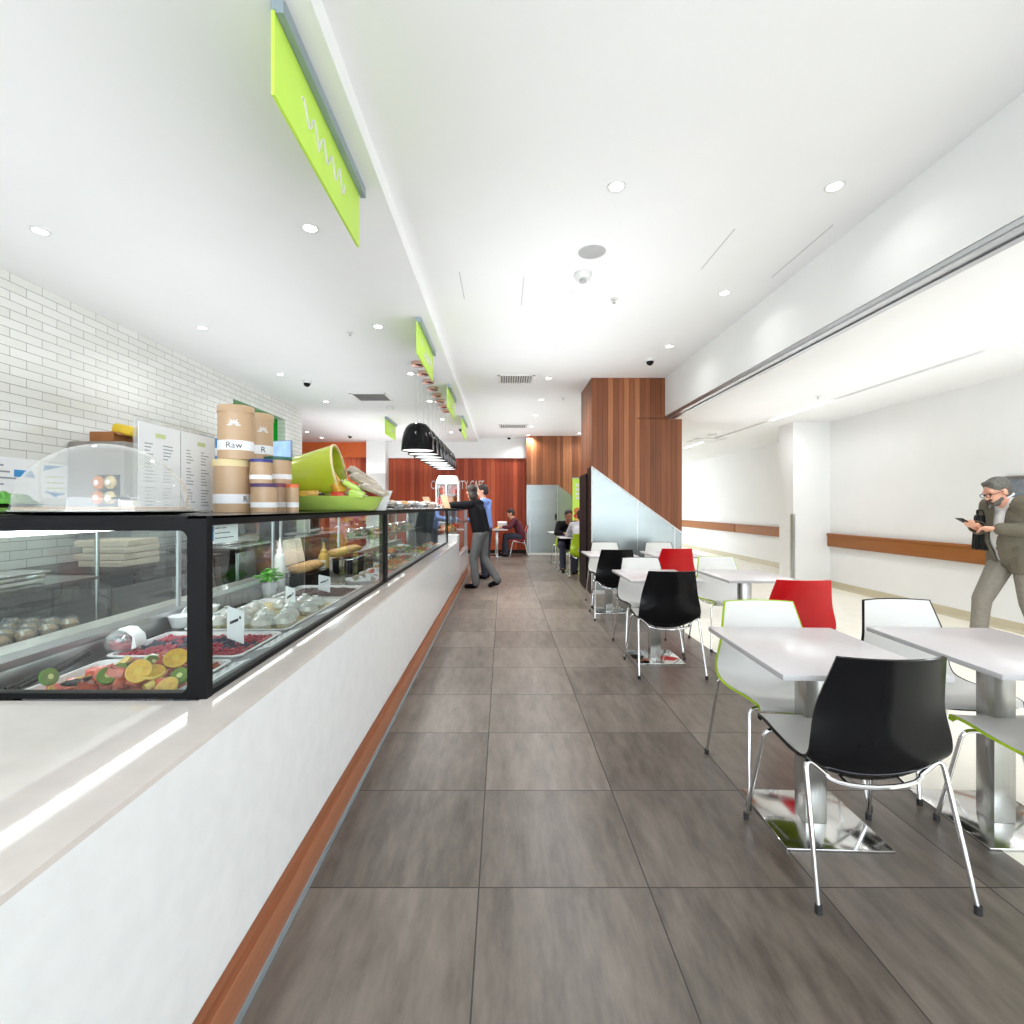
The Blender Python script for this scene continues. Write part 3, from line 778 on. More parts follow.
chair('red', (.42, 13.55), R(90), 'red chair under the maroon-dressed person by the back wall', G2)
# ================================================================ COUNTER
WT = .80
ct = thing('service_counter', 'long white quartz service counter with a timber kickboard beside the aisle', 'counter', (-.70, 3.5, 0))
ox, oy = .70, -3.5
def L(x0, x1, y0, y1, z0, z1): return (x0+ox, x1+ox, y0+oy, y1+oy, z0, z1)
part('front_panel', MB().bb(*L(-.72, -.70, -.6, 7.95, .18, WT-.013)), M['quartz'], ct)
part('body', MB().bb(*L(-1.60, -.72, -.6, 7.95, .0, .735)), M['black'], ct)
part('kickboard', MB().prism([(-.72+ox, .02), (-.69+ox, .02), (-.69+ox, .112), (-.694+ox, .118), (-.72+ox, .118)], 1, -.6+oy, 9.9+oy).bb(*L(-.725, -.716, -.6, 9.9, .1, .19)), M['kick'], ct)
part('plinth', MB().bb(*L(-.72, -.683, -.6, 9.9, 0, .022)), M['bracket'], ct)
mb = MB(); mb.bb(*L(-1.95, -.70, -.6, 1.39, WT-.013, WT)); mb.bb(*L(-.855, -.70, 1.39, 7.95, WT-.013, WT)); mb.bb(*L(-1.95, -1.63, 1.39, 7.95, WT-.04, WT))
part('worktop', mb, M['quartztop'], ct)
part('end_block', MB().bb(*L(-.86, -.701, 7.56, 7.95, WT-.1, .91)), M['quartz'], ct)
part('rear_panel', MB().bb(*L(-1.90, -1.62, -.6, 7.95, 0, WT-.04)), M['black'], ct)

# lower self-serve fridge counter past the cases, with the till counter over it
lo = thing('grab_and_go_fridge', 'low white fridge counter with front glass just behind the person leaning on the counter', 'display fridge', (-.70, 8.9, 0))
oy = -8.9
part('front_panel', MB().bb(*L(-.78, -.70, 7.96, 9.9, .19, .55)), M['quartz'], lo)
part('body', MB().bb(*L(-1.55, -.78, 7.96, 9.9, .0, .50)), M['black'], lo)
part('front_glass', MB().bb(*L(-.755, -.747, 7.98, 9.86, .55, 1.28)), M['glass'], lo)
part('end_panel', MB().bb(*L(-1.55, -.72, 9.86, 9.9, .5, 1.28)), M['white'], lo)
part('back_panel', MB().bb(*L(-1.55, -1.52, 7.96, 9.86, .5, 1.28)), M['steel'], lo)
part('shelf', MB().bb(*L(-1.50, -.80, 7.98, 9.86, .92, .93)), M['glass'], lo)
part('top_panel', MB().bb(*L(-1.60, -.745, 7.96, 9.9, 1.28, 1.315)), M['black'], lo)
for k in range(6):
    solo('wrapped_snack', MB().box((0, 0, .05), (.16, .2, .1), bev=.03).ell((0, 0, .10), (.05, .08, .02), 10), [M['orangefood'], M['blueshirt'], M['pine'], M['wrap'], M['tomato'], M['bread']][k],
         f'packaged snack in the low fridge counter, {ORD[k]} from its near end', 'snack', (-.95-.1*(k % 2), 8.15+.3*k, .50 if k % 2 else .93), (0, 0, .2*k), 'packaged snacks in the low fridge')

# ================================================================ DISPLAY CASES
def display_case(y0, y1, label, posts, endglass):
    t = thing('display_case', label, 'display case', (-1.21, (y0+y1)/2, WT))
    oy = -(y0+y1)/2; oxx = 1.21
    def b(mb, x0, x1, ya, yb, z0, z1, mi=0, bev=0): return mb.bb(x0+oxx, x1+oxx, ya+oy, yb+oy, z0-WT, z1-WT, mi, bev)
    zt = 1.318
    fr = MB()
    b(fr, -.861, -.838, y0+.004, y1, .801, .817)                       # front bottom bar
    b(fr, -.861, -.838, y0+.004, y1, 1.290, zt-.001)                       # front top bar
    for (pa, pb) in posts: b(fr, -.880, -.836, pa, pb, .80, zt)
    if endglass:
        b(fr, -1.80, -.838, y0+.001, y0+.029, .801, .817); b(fr, -1.80, -.838, y0+.001, y0+.029, 1.276, zt-.001)
        b(fr, -.892, -.837, y0, y0+.03, .80, zt); b(fr, -1.80, -1.765, y0, y0+.03, .80, zt)
        # rounded inner corners of the end frame
        for (zc, s) in ((.817, 1), (1.276, -1)):
            pts = [(-.892+oxx+.001, zc-WT-s*.001)]
            for k in range(6):
                a = math.pi/2*k/5; pts.append((-.892+oxx-.022+.022*math.sin(a), zc-WT+s*(.022-.022*math.cos(a))))
            fr.prism(pts, 1, y0+oy, y0+oy+.03)
    part('frame', fr, M['black'], t)
    part('front_glass', b(MB(), -.853, -.846, y0+.01, y1-.01, .815, 1.292), M['glass'], t)
    if endglass: part('end_glass', b(MB(), -1.77, -.885, y0+.008, y0+.016, .815, 1.28), M['glass'], t)
    mb = b(MB(), -1.80, -.838, y0, y1, zt-.008, zt); part('top_panel', mb, M['blackgloss'], t)
    led = MB(); b(led, -1.515, -1.49, y0+.07, y1-.05, 1.252, 1.268); part('led_strip', led, M['led'], t)
    tp = MB(); b(tp, -1.53, -1.47, y0+.04, y1-.04, 1.270, zt-.008); part('led_housing', tp, M['white'], t)
    dk = MB(); b(dk, -1.62, -.862, y0+.005, y1, .735, .752)
    part('deck', dk, M['steel'], t)
    lg = MB().prism([(-.862+oxx, 0), (-.862+oxx, .018), (-.955+oxx, -.008), (-.955+oxx, -.03)], 1, y0+oy+.035, y1+oy)
    part('price_ledge', lg, M['ledge'], t)
    rl = MB(); b(rl, -1.66, -1.55, y0+.03, y1, .752, .835, bev=.01); b(rl, -1.56, -1.545, y0+.03, y1, .835, .86); b(rl, -1.66, -1.56, y0+.03, y1, .845, .85)
    part('rear_rail', rl, M['alu'], t)
    n = max(2, int((y1-y0)/1.0))
    for k in range(n):
        ya = y0+.04+(y1-y0-.06)*k/n; yb = y0+.04+(y1-y0-.06)*(k+1)/n; xo = -1.62-.014*(k % 2)
        d = part('rear_door', b(MB(), xo-.003, xo+.003, ya, yb, .86, 1.275), M['glass'], t)
        st = MB(); b(st, xo-.006, xo+.006, ya, ya+.022, .85, 1.28); b(st, xo-.006, xo+.006, yb-.022, yb, .85, 1.28)
        part('door_stile', st, M['alu'], d)
    b2 = MB(); b(b2, -1.66, -1.58, y0+.03, y1, 1.272, 1.31); part('top_track', b2, M['alu'], t)
    return t
display_case(1.40, 3.555, 'black-framed glass display case nearest the viewer, holding fruit and berry trays', [(3.525, 3.555)], True)
display_case(3.565, 7.54, 'farther glass display case holding salads and rolls, below the black pendants', [(3.565, 3.60), (7.50, 7.54)], False)
area('case_led', (-1.50, 2.45, 1.24), (0, 0, 0), .014, 2.0, 5, (1, .98, .96), 160)
area('case_led', (-1.50, 5.5, 1.24), (0, 0, 0), .014, 3.8, 9, (1, .98, .96), 160)
solo('counter_screen', MB().bb(-.005, .005, -.19, .19, .0, .40), M['glass'], 'clear glass panel standing on the white end of the counter', 'glass screen', (-.80, 7.76, .91))

# ---------------------------------------------------------------- trays
def tray(x0, x1, y0, y1, label, m='porcelain', zr=.795, h=.035):
    cx, cy = (x0+x1)/2, (y0+y1)/2; a, b = (x1-x0)/2, (y1-y0)/2
    mb = MB(); rings = []
    for (s, z) in ((0, zr), (.012, zr), (.022, zr-h), (.022, zr-h-.006), (.008, zr-.008), (0, zr-.004)):
        ring = []; A, B = a-s, b-s; r = .03
        for (qx, qy, a0) in ((A-r, B-r, 0), (-A+r, B-r, 90), (-A+r, -B+r, 180), (A-r, -B+r, 270)):
            for k in range(5):
                an = R(a0+90*k/4); ring.append(mb.bm.verts.new((qx+r*math.cos(an), qy+r*math.sin(an), z-zr+h+.006)))
        rings.append(ring)
    rings.append(rings[0]); n = len(rings[0])
    for p, q in zip(rings, rings[1:]):
        for k in range(n): mb.bm.faces.new((p[k], p[(k+1) % n], q[(k+1) % n], q[k]))
    mb.bm.faces.new(rings[2]); mb.bm.faces.new(rings[3])
    o = solo('food_tray', mb, M[m], label, 'tray', (cx, cy, zr-h-.006))
    return zr-h
tray(-1.44, -.965, 1.44, 1.785, 'white tray of mixed cut fruit at the near end of the case')
tray(-1.47, -.965, 1.82, 2.185, 'white tray of raspberries and blueberries behind the fruit salad')
tray(-1.44, -.965, 2.22, 2.98, 'large white tray of wrapped portions behind the berry tray')
tray(-1.42, -.965, 3.02, 3.48, 'white tray of dark crumble at the far end of the first case')

# mixed fruit
GF = 'pieces in the fruit salad tray'
def chunk(m, s, seed, label, name):
    rnd = random.Random(seed); mb = MB().box((0, 0, 0), s, bev=min(s)*.22)
    for v in mb.bm.verts: v.co += Vector([rnd.uniform(-.15, .15)*min(s) for _ in range(3)])
    return solo(name, mb, M[m], label, 'fruit', (0, 0, -5), group=GF)
def slice_(m1, m2, r, h, label, name, m3=None, wob=1):
    mb = MB()
    mb.lathe([(0, -h/2), (r*.93, -h/2), (r, 0), (r*.93, h/2)], seg=22, mi=1)
    mb.lathe([(r*.93, h/2), (r*.86, h/2+.0005)], seg=22, mi=1); mb.lathe([(r*.86, h/2+.0005), (r*.3, h/2+.001)], seg=22, mi=0); mb.lathe([(r*.3, h/2+.001), (0, h/2+.001)], seg=22, mi=2)
    if m1 == 'citrus':
        for k in range(10): a = k*math.pi/5; mb.box((r*.45*math.cos(a), r*.45*math.sin(a), h/2+.001), (r*.78, .0014, .001), 1, rot=(0, 0, a))
    return solo(name, mb, [M[m1], M[m2], M[m3 or m1]], label, 'fruit', (0, 0, -5), group=GF)
kinds = [chunk('melon', (.042, .036, .034), 1, 'orange-red melon chunk in the fruit salad tray', 'melon_chunk'),
         chunk('pink', (.05, .036, .03), 2, 'pink watermelon wedge in the fruit salad tray', 'watermelon_wedge'),
         chunk('melon', (.052, .04, .03), 3, 'orange-red melon chunk in the fruit salad tray', 'melon_chunk'),
         slice_('kiwi', 'leaf', .027, .012, 'green kiwi slice in the fruit salad tray', 'kiwi_slice', 'kiwimid'),
         slice_('citrus', 'citrusrim', .036, .009, 'yellow orange slice in the fruit salad tray', 'orange_slice', 'citrusrim'),
         chunk('pine', (.05, .022, .022), 5, 'pale pineapple piece in the fruit salad tray', 'pineapple_piece')]
rnd = random.Random(11)
used = [False]*len(kinds)
def put(k, loc, rot):
    o = kinds[k]
    if not used[k]: used[k] = True; o.location = loc; o.rotation_euler = rot
    else: dup(o, loc, rot=rot)
cx0, cx1, cy0, cy1 = -1.375, -1.0, 1.482, 1.745
n = 0
for lay in range(3):
    sp = .046; x = cx0+lay*.03
    while x < cx1-lay*.02:
        y = cy0+lay*.02
        while y < cy1-lay*.02:
            u = (x-cx0)/(cx1-cx0)
            hill = .25+.75*min(1, max(0, (u-.12)/.5))
            if lay == 0 or rnd.random() < hill*(1 if lay == 1 else .62):
                z = .765+.012+lay*.030*(.5+.5*hill)
                pal = [0, 2, 0, 2, 1, 5, 0, 2, 3, 4] if u > .3 else [1, 1, 1, 5, 0, 3]
                if lay < 2: pal = [p for p in pal if p not in (3, 4)]
                k = rnd.choice(pal)
                rot = (rnd.uniform(.1, .9), rnd.uniform(-.5, .5), rnd.uniform(0, 6)) if k in (3, 4) else (rnd.uniform(-.6, .6), rnd.uniform(-.6, .6), rnd.uniform(0, 6))
                put(k, (x+rnd.uniform(-.01, .01), y+rnd.uniform(-.01, .01), z), rot)
            y += sp
        x += sp
# the pieces that stand out in front
for k, px, py, d, rot in ((4, 139, 671, 1.50, (1.0, .1, .25)), (4, 166, 688, 1.475, (.75, -.2, 0)), (3, 119, 672, 1.53, (1.0, 0, .5)), (3, 107, 676, 1.51, (1.0, .2, .9)), (3, 49, 677, 1.50, (1.2, .3, 1.3)), (4, 176, 658, 1.60, (.7, .1, .3)), (3, 180, 676, 1.52, (.8, .3, 0))):
    put(k, (PX(px, d), d, PZ(py, d)), rot)

# berries, one by one
GB = 'berries in the second tray'
rb = MB().ell((0, 0, 0), (.0115, .0115, .012), 10); bb_ = MB().ell((0, 0, 0), (.0100, .0100, .0092), 10)
rb0 = solo('raspberry', rb, M['berry'], 'raspberry in the tray behind the fruit salad', 'berry', (0, 0, -5), group=GB, smooth=80)
bb0 = solo('blueberry', bb_, M['blueb'], 'blueberry in the tray behind the fruit salad', 'berry', (0, 0, -5), group=GB, smooth=80)
first = {}
for i in range(20):
    for j in range(14):
        x = -1.44+.0228*i+rnd.uniform(-.003, .003); y = 1.85+.0228*j+rnd.uniform(-.003, .003)
        f = j/13+.08*math.sin(i*.9)
        o = bb0 if .36 < f < .70 and rnd.random() < .85 else rb0
        z = .775+.016*math.sin(math.pi*i/19)*math.sin(math.pi*j/13)+rnd.uniform(0, .008)
        if o.name not in first: first[o.name] = 1; o.location = (x, y, z)
        else: dup(o, (x, y, z), rot=(rnd.random(), rnd.random(), 0))

# lumpy contents helper
def mound(m, sx, sy, h, seed, lumps=40, size=.02, name='food'):
    r = random.Random(seed); mb = MB()
    mb.ell((0, 0, 0), (sx, sy, h*.8), 20)
    for k in range(lumps):
        a = r.uniform(0, 6.283); q = math.sqrt(r.random())*.92; u = sx*q*math.cos(a); v = sy*q*math.sin(a)
        z = h*.8*math.sqrt(max(0, 1-q*q))
        s = size*r.uniform(.6, 1.2); mb.ell((u, v, z), (s, s*r.uniform(.6, 1), s*.6), 7, r.choice(range(len(m))), rot=(r.random(), r.random(), r.random()*3))
    bmesh.ops.delete(mb.bm, geom=[v for v in mb.bm.verts if v.co.z < -.004], context='VERTS')
    return mb
def bed(m, x0, x1, y0, y1, z, label, name, cat, seed):
    r = random.Random(seed); mb = MB(); nx, ny = 26, 26; g = []
    cx, cy = (x0+x1)/2, (y0+y1)/2
    for i in range(nx+1):
        row = []
        for j in range(ny+1):
            e = min(i, nx-i, j, ny-j)/4; row.append(mb.bm.verts.new((x0-cx+(x1-x0)*i/nx, y0-cy+(y1-y0)*j/ny, min(1, e)*.016+r.uniform(0, .012))))
        g.append(row)
    for i in range(nx):
        for j in range(ny): mb.bm.faces.new((g[i][j], g[i+1][j], g[i+1][j+1], g[i][j+1]))
    o = solo(name, mb, M[m], label, cat, (cx, cy, z), smooth=80); o['kind'] = 'stuff'
bed('grain', -1.41, -.995, 2.25, 2.95, .765, 'pale grain salad filling the large white tray', 'grain_salad', 'salad', 3)
bed('choc', -1.39, -.995, 3.05, 3.45, .768, 'dark crumble filling the white tray at the far end of the first case', 'dark_crumble', 'dessert', 4)
# wrapped white portions on the grain salad
def portion():
    t = thing('wrapped_portion', 'clear-wrapped white portion lying in the large white tray', 'snack', (0, 0, 0), 0, 'wrapped portions in the large tray')
    part('wrapping', MB().lathe([(0, 0), (.040, 0), (.052, .02), (.047, .042), (.027, .056), (.012, .060), (.016, .068), (.0, .064)], seg=11), M['cling'], t)
    part('filling', mound([0, 1], .038, .038, .045, 3, 14, .016), [M['grain'], M['orangefood']], t)
    return t
pp = portion()
for k, (x, y) in enumerate([(-1.33, 2.30), (-1.22, 2.30), (-1.11, 2.29), (-1.03, 2.33), (-1.36, 2.45), (-1.27, 2.42), (-1.16, 2.42), (-1.06, 2.45), (-1.10, 2.58), (-1.02, 2.60), (-1.30, 2.60), (-1.20, 2.70), (-1.04, 2.75), (-1.12, 2.80)]):
    if k == 0: pp.location = (x, y, .785)
    else: dup(pp, (x, y, .785), rnd.uniform(0, 6))
# stack of white cups at the rear of the large tray
cupm = MB().lathe([(0, 0), (.04, 0), (.055, .05), (.052, .05), (.037, .005), (0, .005)], seg=18)
cup0 = solo('white_cup', cupm, M['porcelain'], 'small white cup lying behind the black corner post of the case', 'cup', (-1.50, 2.42, .80), (.9, .2, .3), 'white cups behind the case post')
dup(cup0, (-1.49, 2.30, .79), rot=(0, 0, 0)); dup(cup0, (-1.50, 2.52, .79), rot=(0, 0, 1))
# clear tub of berries with a white label, and the black servers
t = thing('berry_tub', 'clear domed tub of red berries lying behind the fruit salad tray', 'food tub', (-1.475, 1.93, .795))
part('tub', MB().lathe([(0, 0), (.055, 0), (.062, .02), (.055, .05), (.03, .068), (0, .072)], seg=18), M['acrylic'], t)
part('berries', mound([0, 1], .048, .048, .05, 5, 30, .012), [M['berry'], M['blueb']], t)
part('paper_band', MB().prism([(.050, 0), (.070, .01), (.062, .05), (.03, .078), (.0, .08), (.0, .074), (.03, .070), (.056, .05)], 1, -.03, .03), M['paper'], t)
t = thing('serving_tongs', 'black serving tongs lying along the rear of the fruit salad tray', 'tongs', (-1.485, 1.62, .80))
part('arm', MB().tube([(0, -.14, .0), (.01, 0, .012), (.0, .15, .02)], [.006, .009, .012], 8), M['black'], t)
part('arm', MB().tube([(.03, -.13, .0), (.035, 0, .012), (.0, .15, .02)], [.006, .009, .012], 8), M['black'], t)
solo('serving_spoon', MB().tube([(0, 0, .02), (.05, .01, .03), (.12, .03, .05)], .006, 8).ell((-.02, 0, .015), (.035, .025, .008), 12), M['black'], 'black serving spoon stuck in the fruit salad', 'spoon', (-1.27, 1.50, .80), (0, 0, .4))
# black inset pans on the rear ledge
for k, (a, b) in enumerate(((1.46, 1.60), (2.05, 2.25), (2.6, 2.95))):
    solo('steel_pan', MB().bb(-.045, .045, a-(a+b)/2, b-(a+b)/2, 0, .022, bev=.008).bb(-.036, .036, a-(a+b)/2+.012, b-(a+b)/2-.012, .018, .0235), M['blackgloss'],
         'shallow black pan on the rear ledge, ' + ('beside the fruit salad' if k == 0 else 'behind the berry tray' if k == 1 else 'beside the wrapped portions'), 'pan', (-1.50, (a+b)/2, .752 if k != 1 else .752))
# price tickets
def ticket(y, L, label):
    t = thing('price_strip', label, 'price label', (-.908, y, .808), 0)
    rot = Euler((0, R(-15.5), 0)).to_matrix().to_4x4()
    part('card', MB().box((0, 0, 0), (.062, L, .002), rot=rot), M['paper'], t)
    mb = MB()
    for k in range(int(L/.03)): mb.box((-.012+.012*(k % 2), -L/2+.02+.028*k, .0012), (.008, .018, .0006), rot=rot)
    part('lettering', mb, M['ink'], t)
ticket(1.60, .25, 'white price strip on the front ledge beside the fruit salad')
ticket(2.02, .29, 'white price strip on the front ledge beside the berry tray')
ticket(2.55, .13, 'white price strip on the front ledge beside the wrapped portions')
def standcard(px0, px1, py0, py1, d, label, tilt=-.2):
    w = (px1-px0)/F*d; h = (py1-py0)/F*d
    x, z = PX((px0+px1)/2, d), PZ(py1, d)
    t = thing('price_card', label, 'price card', (x, d, z), -.35)
    part('card', MB().prism([(-w/2, h*.12), (w/2, 0), (w/2*1.05, h*.9), (-w/2*.95, h)], 1, 0, .003), M['paper'], t)
    part('lettering', MB().prism([(-w*.3, h*.5), (w*.2, h*.62), (w*.2, h*.70), (-w*.3, h*.58)], 1, -.0008, 0).bb(w*.26, w*.36, -.0008, 0, h*.68, h*.76), M['inkdark'], t)
    part('spike', MB().cyl((0, .0035, -.045), .0025, .06+h*.3, 6), M['alu'], t)
standcard(224, 246, 607, 643, 2.00, 'white price card standing in the berry tray')
standcard(284, 296, 586, 612, 2.62, 'white price card standing in the large tray of portions')
standcard(317, 331, 575, 592, 3.2, 'white price card standing in the dark crumble tray')
# label stuck inside the front glass at the corner
t = thing('info_label', 'small white and blue notice stuck inside the front glass by the black corner post', 'notice', (-.857, 1.528, 1.262))
part('card', MB().bb(-.003, -.001, -.078, .078, -.028, .028), M['paper'], t)
mb = MB()
for k in range(3): mb.bb(-.001, -.0004, -.05, .01+.02*k, .016-.015*k, .0185-.015*k)
part('lettering', mb, M['inkdark'], t)
part('blue_mark', MB().bb(-.001, -.0004, -.070, -.056, -.02, .024), M['blueink'], t)
# plant pot
t = thing('potted_herb', 'small green herb in a white pot with lime stripes inside the case', 'potted plant', (-1.515, 3.22, .752))
part('pot', MB().lathe([(0, 0), (.040, 0), (.056, .105), (.051, .105), (.045, .09), (0, .09)], seg=24), M['porcelain'], t)
mb = MB()
for k in range(9):
    a = 2*math.pi*k/9
    mb.prism([(-.006, .02), (.006, .02), (.008, .085), (-.008, .085)], 1, -.0505, -.0475)
    vs = mb.bm.verts[-8:] if False else None
    mb.bm.verts.ensure_lookup_table(); vv = mb.bm.verts[-8:]
    for v in vv: v.co.y += .009*(1-(v.co.z/.105))
    bmesh.ops.rotate(mb.bm, verts=vv, cent=(0, 0, 0), matrix=Matrix.Rotation(a, 3, 'Z'))
part('lime_stripe', mb, M['limetray'], t)
mb = MB(); r5 = random.Random(5)
for k in range(70):
    a = r5.uniform(0, 6.28); e = r5.uniform(.1, 1.4); q = r5.uniform(.03, .08)
    c = (q*math.cos(a)*math.cos(e)*1.1, q*math.sin(a)*math.cos(e)*1.1, .115+q*math.sin(e))
    mb.ell(c, (.02, .012, .004), 8, rot=(r5.uniform(-.6, .6), r5.uniform(-.6, .6), a))
M['herb'] = mat('herb_green', srgb(86, 160, 52), .4, var=.35, scale=20)
lv = part('foliage', mb, M['herb'], t)
def bottle(x, y, z, r, h, m, label, lab=None, cap='white'):
    t = thing('sauce_bottle', label, 'bottle', (x, y, z))
    part('bottle_body', MB().lathe([(0, 0), (r, 0), (r, h*.62), (r*.75, h*.70), (r*.55, h*.72), (0, h*.72)], seg=20), M[m], t)
    part('nozzle', MB().lathe([(r*.6, h*.71), (r*.6, h*.78), (r*.28, h*.82), (r*.12, h), (0, h)], seg=16), M[cap], t)
    if lab: part('label_band', MB().bb(-r*.62, r*.62, -r*1.03, -r*.70, h*.32, h*.52), M[lab], t)
bottle(-1.53, 3.40, .753, .036, .38, 'white', 'white squeeze bottle behind the potted herb')
bottle(-1.47, 4.07, .753, .042, .30, 'sauce', 'yellow sauce bottle with a white label beside the bread box', 'paper', 'sauce')

# far case: bread box, rolls, platters
t = thing('bread_box', 'open pale box of bread rolls behind the sauce bottle', 'box', (-1.50, 3.80, .752))
part('box_base', MB().bb(-.11, .11, -.20, .20, 0, .10), M['blackgloss'], t)
part('box_lid', MB().box((-.12, 0, .25), (.012, .40, .19), rot=(0, -.2, 0)), M['cardbox'], t)
for k in range(9):
    o = solo('sandwich_roll', MB().ell((0, 0, 0), (.085, .034, .036), 14).ell((0, .0, .012), (.072, .036, .012), 10), M['bread'], 'bread roll in the open box behind the sauce bottle' if k < 4 else f'bread roll in the row along the back of the far case, {ORD[k-4]} of five',
         'bread roll', (-1.50, 3.66+.09*k if k < 4 else 4.45+.13*(k-4), .888 if k < 4 else .93), (0, 0, .25), 'bread rolls in the box' if k < 4 else 'bread rolls along the back', smooth=80)
solo('roll_stand', MB().box((0, 0, .06), (.22, .75, .13), bev=.01), M['blackgloss'], 'black riser under the row of bread rolls in the far case', 'stand', (-1.44, 4.72, .752))
def platter(x, y, rx, ry, dish, cols, label, k, z=.752):
    t = thing('food_platter', label, 'platter', (x, y, z))
    part('dish', MB().lathe([(0, 0), (.8, 0), (1, .045), (.97, .045), (.78, .008), (0, .008)], seg=28, sx=rx, sy=ry), M[dish], t)
    part('food', mound(range(len(cols)), rx*.85, ry*.85, .075, k, 46, .03), [M[c] for c in cols], t)
PL = [(-1.06, 3.80, 'porcelain', ['wrap', 'greyfood'], 'white platter of wrapped food nearest the black post of the far case'),
      (-1.06, 4.16, 'porcelain', ['wrap', 'pink', 'greyfood'], 'white platter of pale wrapped food beside the bread box'),
      (-1.05, 4.52, 'blackgloss', ['leaf', 'bread', 'orangefood'], 'black platter of leafy food beside the row of bread rolls'),
      (-1.05, 4.90, 'limeceramic', ['orangefood', 'bread'], 'lime platter of orange baked food in the far case'),
      (-1.05, 5.28, 'blackgloss', ['leaf', 'tomato', 'greyfood'], 'black platter of green and red salad in the far case'),
      (-1.05, 5.66, 'porcelain', ['greyfood', 'wrap'], 'white platter of grey mixed salad in the far case'),
      (-1.05, 6.04, 'limeceramic', ['pine', 'leaf'], 'lime platter piled with yellow-green food in the far case'),
      (-1.05, 6.42, 'blackgloss', ['orangefood', 'tomato'], 'black platter of orange-red food toward the end of the far case'),
      (-1.05, 6.80, 'porcelain', ['leaf', 'wrap'], 'white platter of leaves toward the end of the far case'),
      (-1.05, 7.18, 'blackgloss', ['bread', 'orangefood'], 'black platter of browned food at the very end of the far case'),
      (-1.42, 5.62, 'porcelain', ['leaf', 'greyfood'], 'white platter of salad at the back of the far case, past the bread rolls'),
      (-1.42, 6.05, 'blackgloss', ['tomato', 'bread'], 'black platter of red food at the back of the far case'),
      (-1.42, 6.50, 'porcelain', ['orangefood', 'leaf'], 'white platter of orange food at the back of the far case'),
      (-1.42, 6.95, 'limeceramic', ['greyfood', 'wrap'], 'lime platter of pale food at the back end of the far case')]
for k, (x, y, dsh, cols, lab) in enumerate(PL): platter(x, y, .145, .165, dsh, cols, lab, 20+k)
sh = thing('glass_shelf', 'clear glass shelf across the middle of the far display case', 'shelf', (-1.38, 5.9, 1.05))
part('shelf_glass', MB().bb(-.20, .18, -1.5, 1.5, 0, .008), M['glass'], sh)
part('shelf_edge', MB().bb(.18, .186, -1.5, 1.5, -.003, .011), M['alu'], sh)
for k in range(7):
    y = 4.55+.42*k
    t = thing('salad_tub', f'clear lidded tub on the glass shelf of the far case, {ORD[k]} from its near end', 'food tub', (-1.36, y, 1.058), 0, 'tubs on the glass shelf')
    part('tub', MB().lathe([(0, 0), (.07, 0), (.085, .06), (.088, .065), (.07, .085), (0, .09)], seg=20), M['acrylic'], t)
    part('food', mound([0, 1], .068, .068, .06, 60+k, 24, .02), [M[['leaf', 'greyfood', 'orangefood', 'tomato', 'bread', 'leaf', 'pine'][k]], M[['bread', 'leaf', 'pine', 'greyfood', 'leaf', 'tomato', 'leaf'][k]]], t)
# ================================================================ ON TOP OF THE CASE
TP = 1.319
# acrylic dome on its stand
t = thing('cake_dome', 'large clear domed cake cover standing on the near end of the display case', 'cake dome', (-1.325, 1.655, TP))
prof = [(.255*math.cos(a), .22*math.sin(a)) for a in [math.pi/2*k/16 for k in range(17)]]
prof = prof[:-1]+[(0, .22)]
part('dome_cover', MB().lathe([(r, z+.014) for r, z in prof], seg=48, sy=.80), M['acrylic'], t, smooth=80)
part('dome_rim', MB().lathe([(.251, .010), (.264, .010), (.264, .016), (.251, .018), (.251, .010)], seg=48, sy=.80), M['acrylic'], t)
part('stand', MB().lathe([(0, .0), (.22, 0), (.27, .004), (.28, .010), (.275, .0105), (.0, .006)], seg=48, sy=.80), M['steelplate'], t)
solo('cake_board', MB().box((0, 0, .006), (.38, .27, .012), bev=.004), M['wood'], 'flat wooden board under the clear cake dome', 'board', (-1.325, 1.655, TP+.011))
t = thing('doughnut_stand', 'small dark stand holding filled buns inside the cake dome', 'stand', (-1.335, 1.66, TP+.023))
part('back_plate', MB().bb(-.035, .035, .018, .024, .0, .11), M['black'], t)
part('wire_foot', MB().tube([(-.035, -.025, 0), (-.035, .02, 0), (-.035, .02, .03)], .003, 6).tube([(.035, -.025, 0), (.035, .02, 0), (.035, .02, .03)], .003, 6), M['chrome'], t)
for k, (u, v, m, lab) in enumerate(((-.02, .03, 'bun', 'orange filled bun on the lower row inside the cake dome'), (-.018, .08, 'bun', 'orange filled bun on the upper row inside the cake dome'), (.02, .03, 'grain', 'pale filled bun on the lower row inside the cake dome'), (.021, .082, 'grain', 'pale filled bun on the upper row inside the cake dome'))):
    solo('filled_bun', MB().ell((0, 0, 0), (.019, .014, .023), 12).ell((0, -.012, 0), (.009, .004, .010), 8, 1), [M[m], M['wrap']], lab, 'bun', (-1.335+u, 1.66, TP+.025+v), group='buns in the cake dome', smooth=80)
t = thing('serving_tongs', 'chrome and black tongs inside the cake dome beside the buns', 'tongs', (-1.225, 1.63, TP+.052))
part('arm', MB().tube([(-.06, 0, 0), (-.02, 0, .002), (0, 0, 0)], .0045, 8), M['black'], t)
part('arm', MB().tube([(0, 0, 0), (.03, 0, .004), (.06, 0, 0), (.03, 0, -.004), (0, 0, 0)], .0025, 6).tube([(0, .0, 0), (-.012, 0, .012)], .0025, 6), M['chrome'], t)
part('rest', MB().bb(-.03, .01, .0, .03, -.030, -.006), M['porcelain'], t)
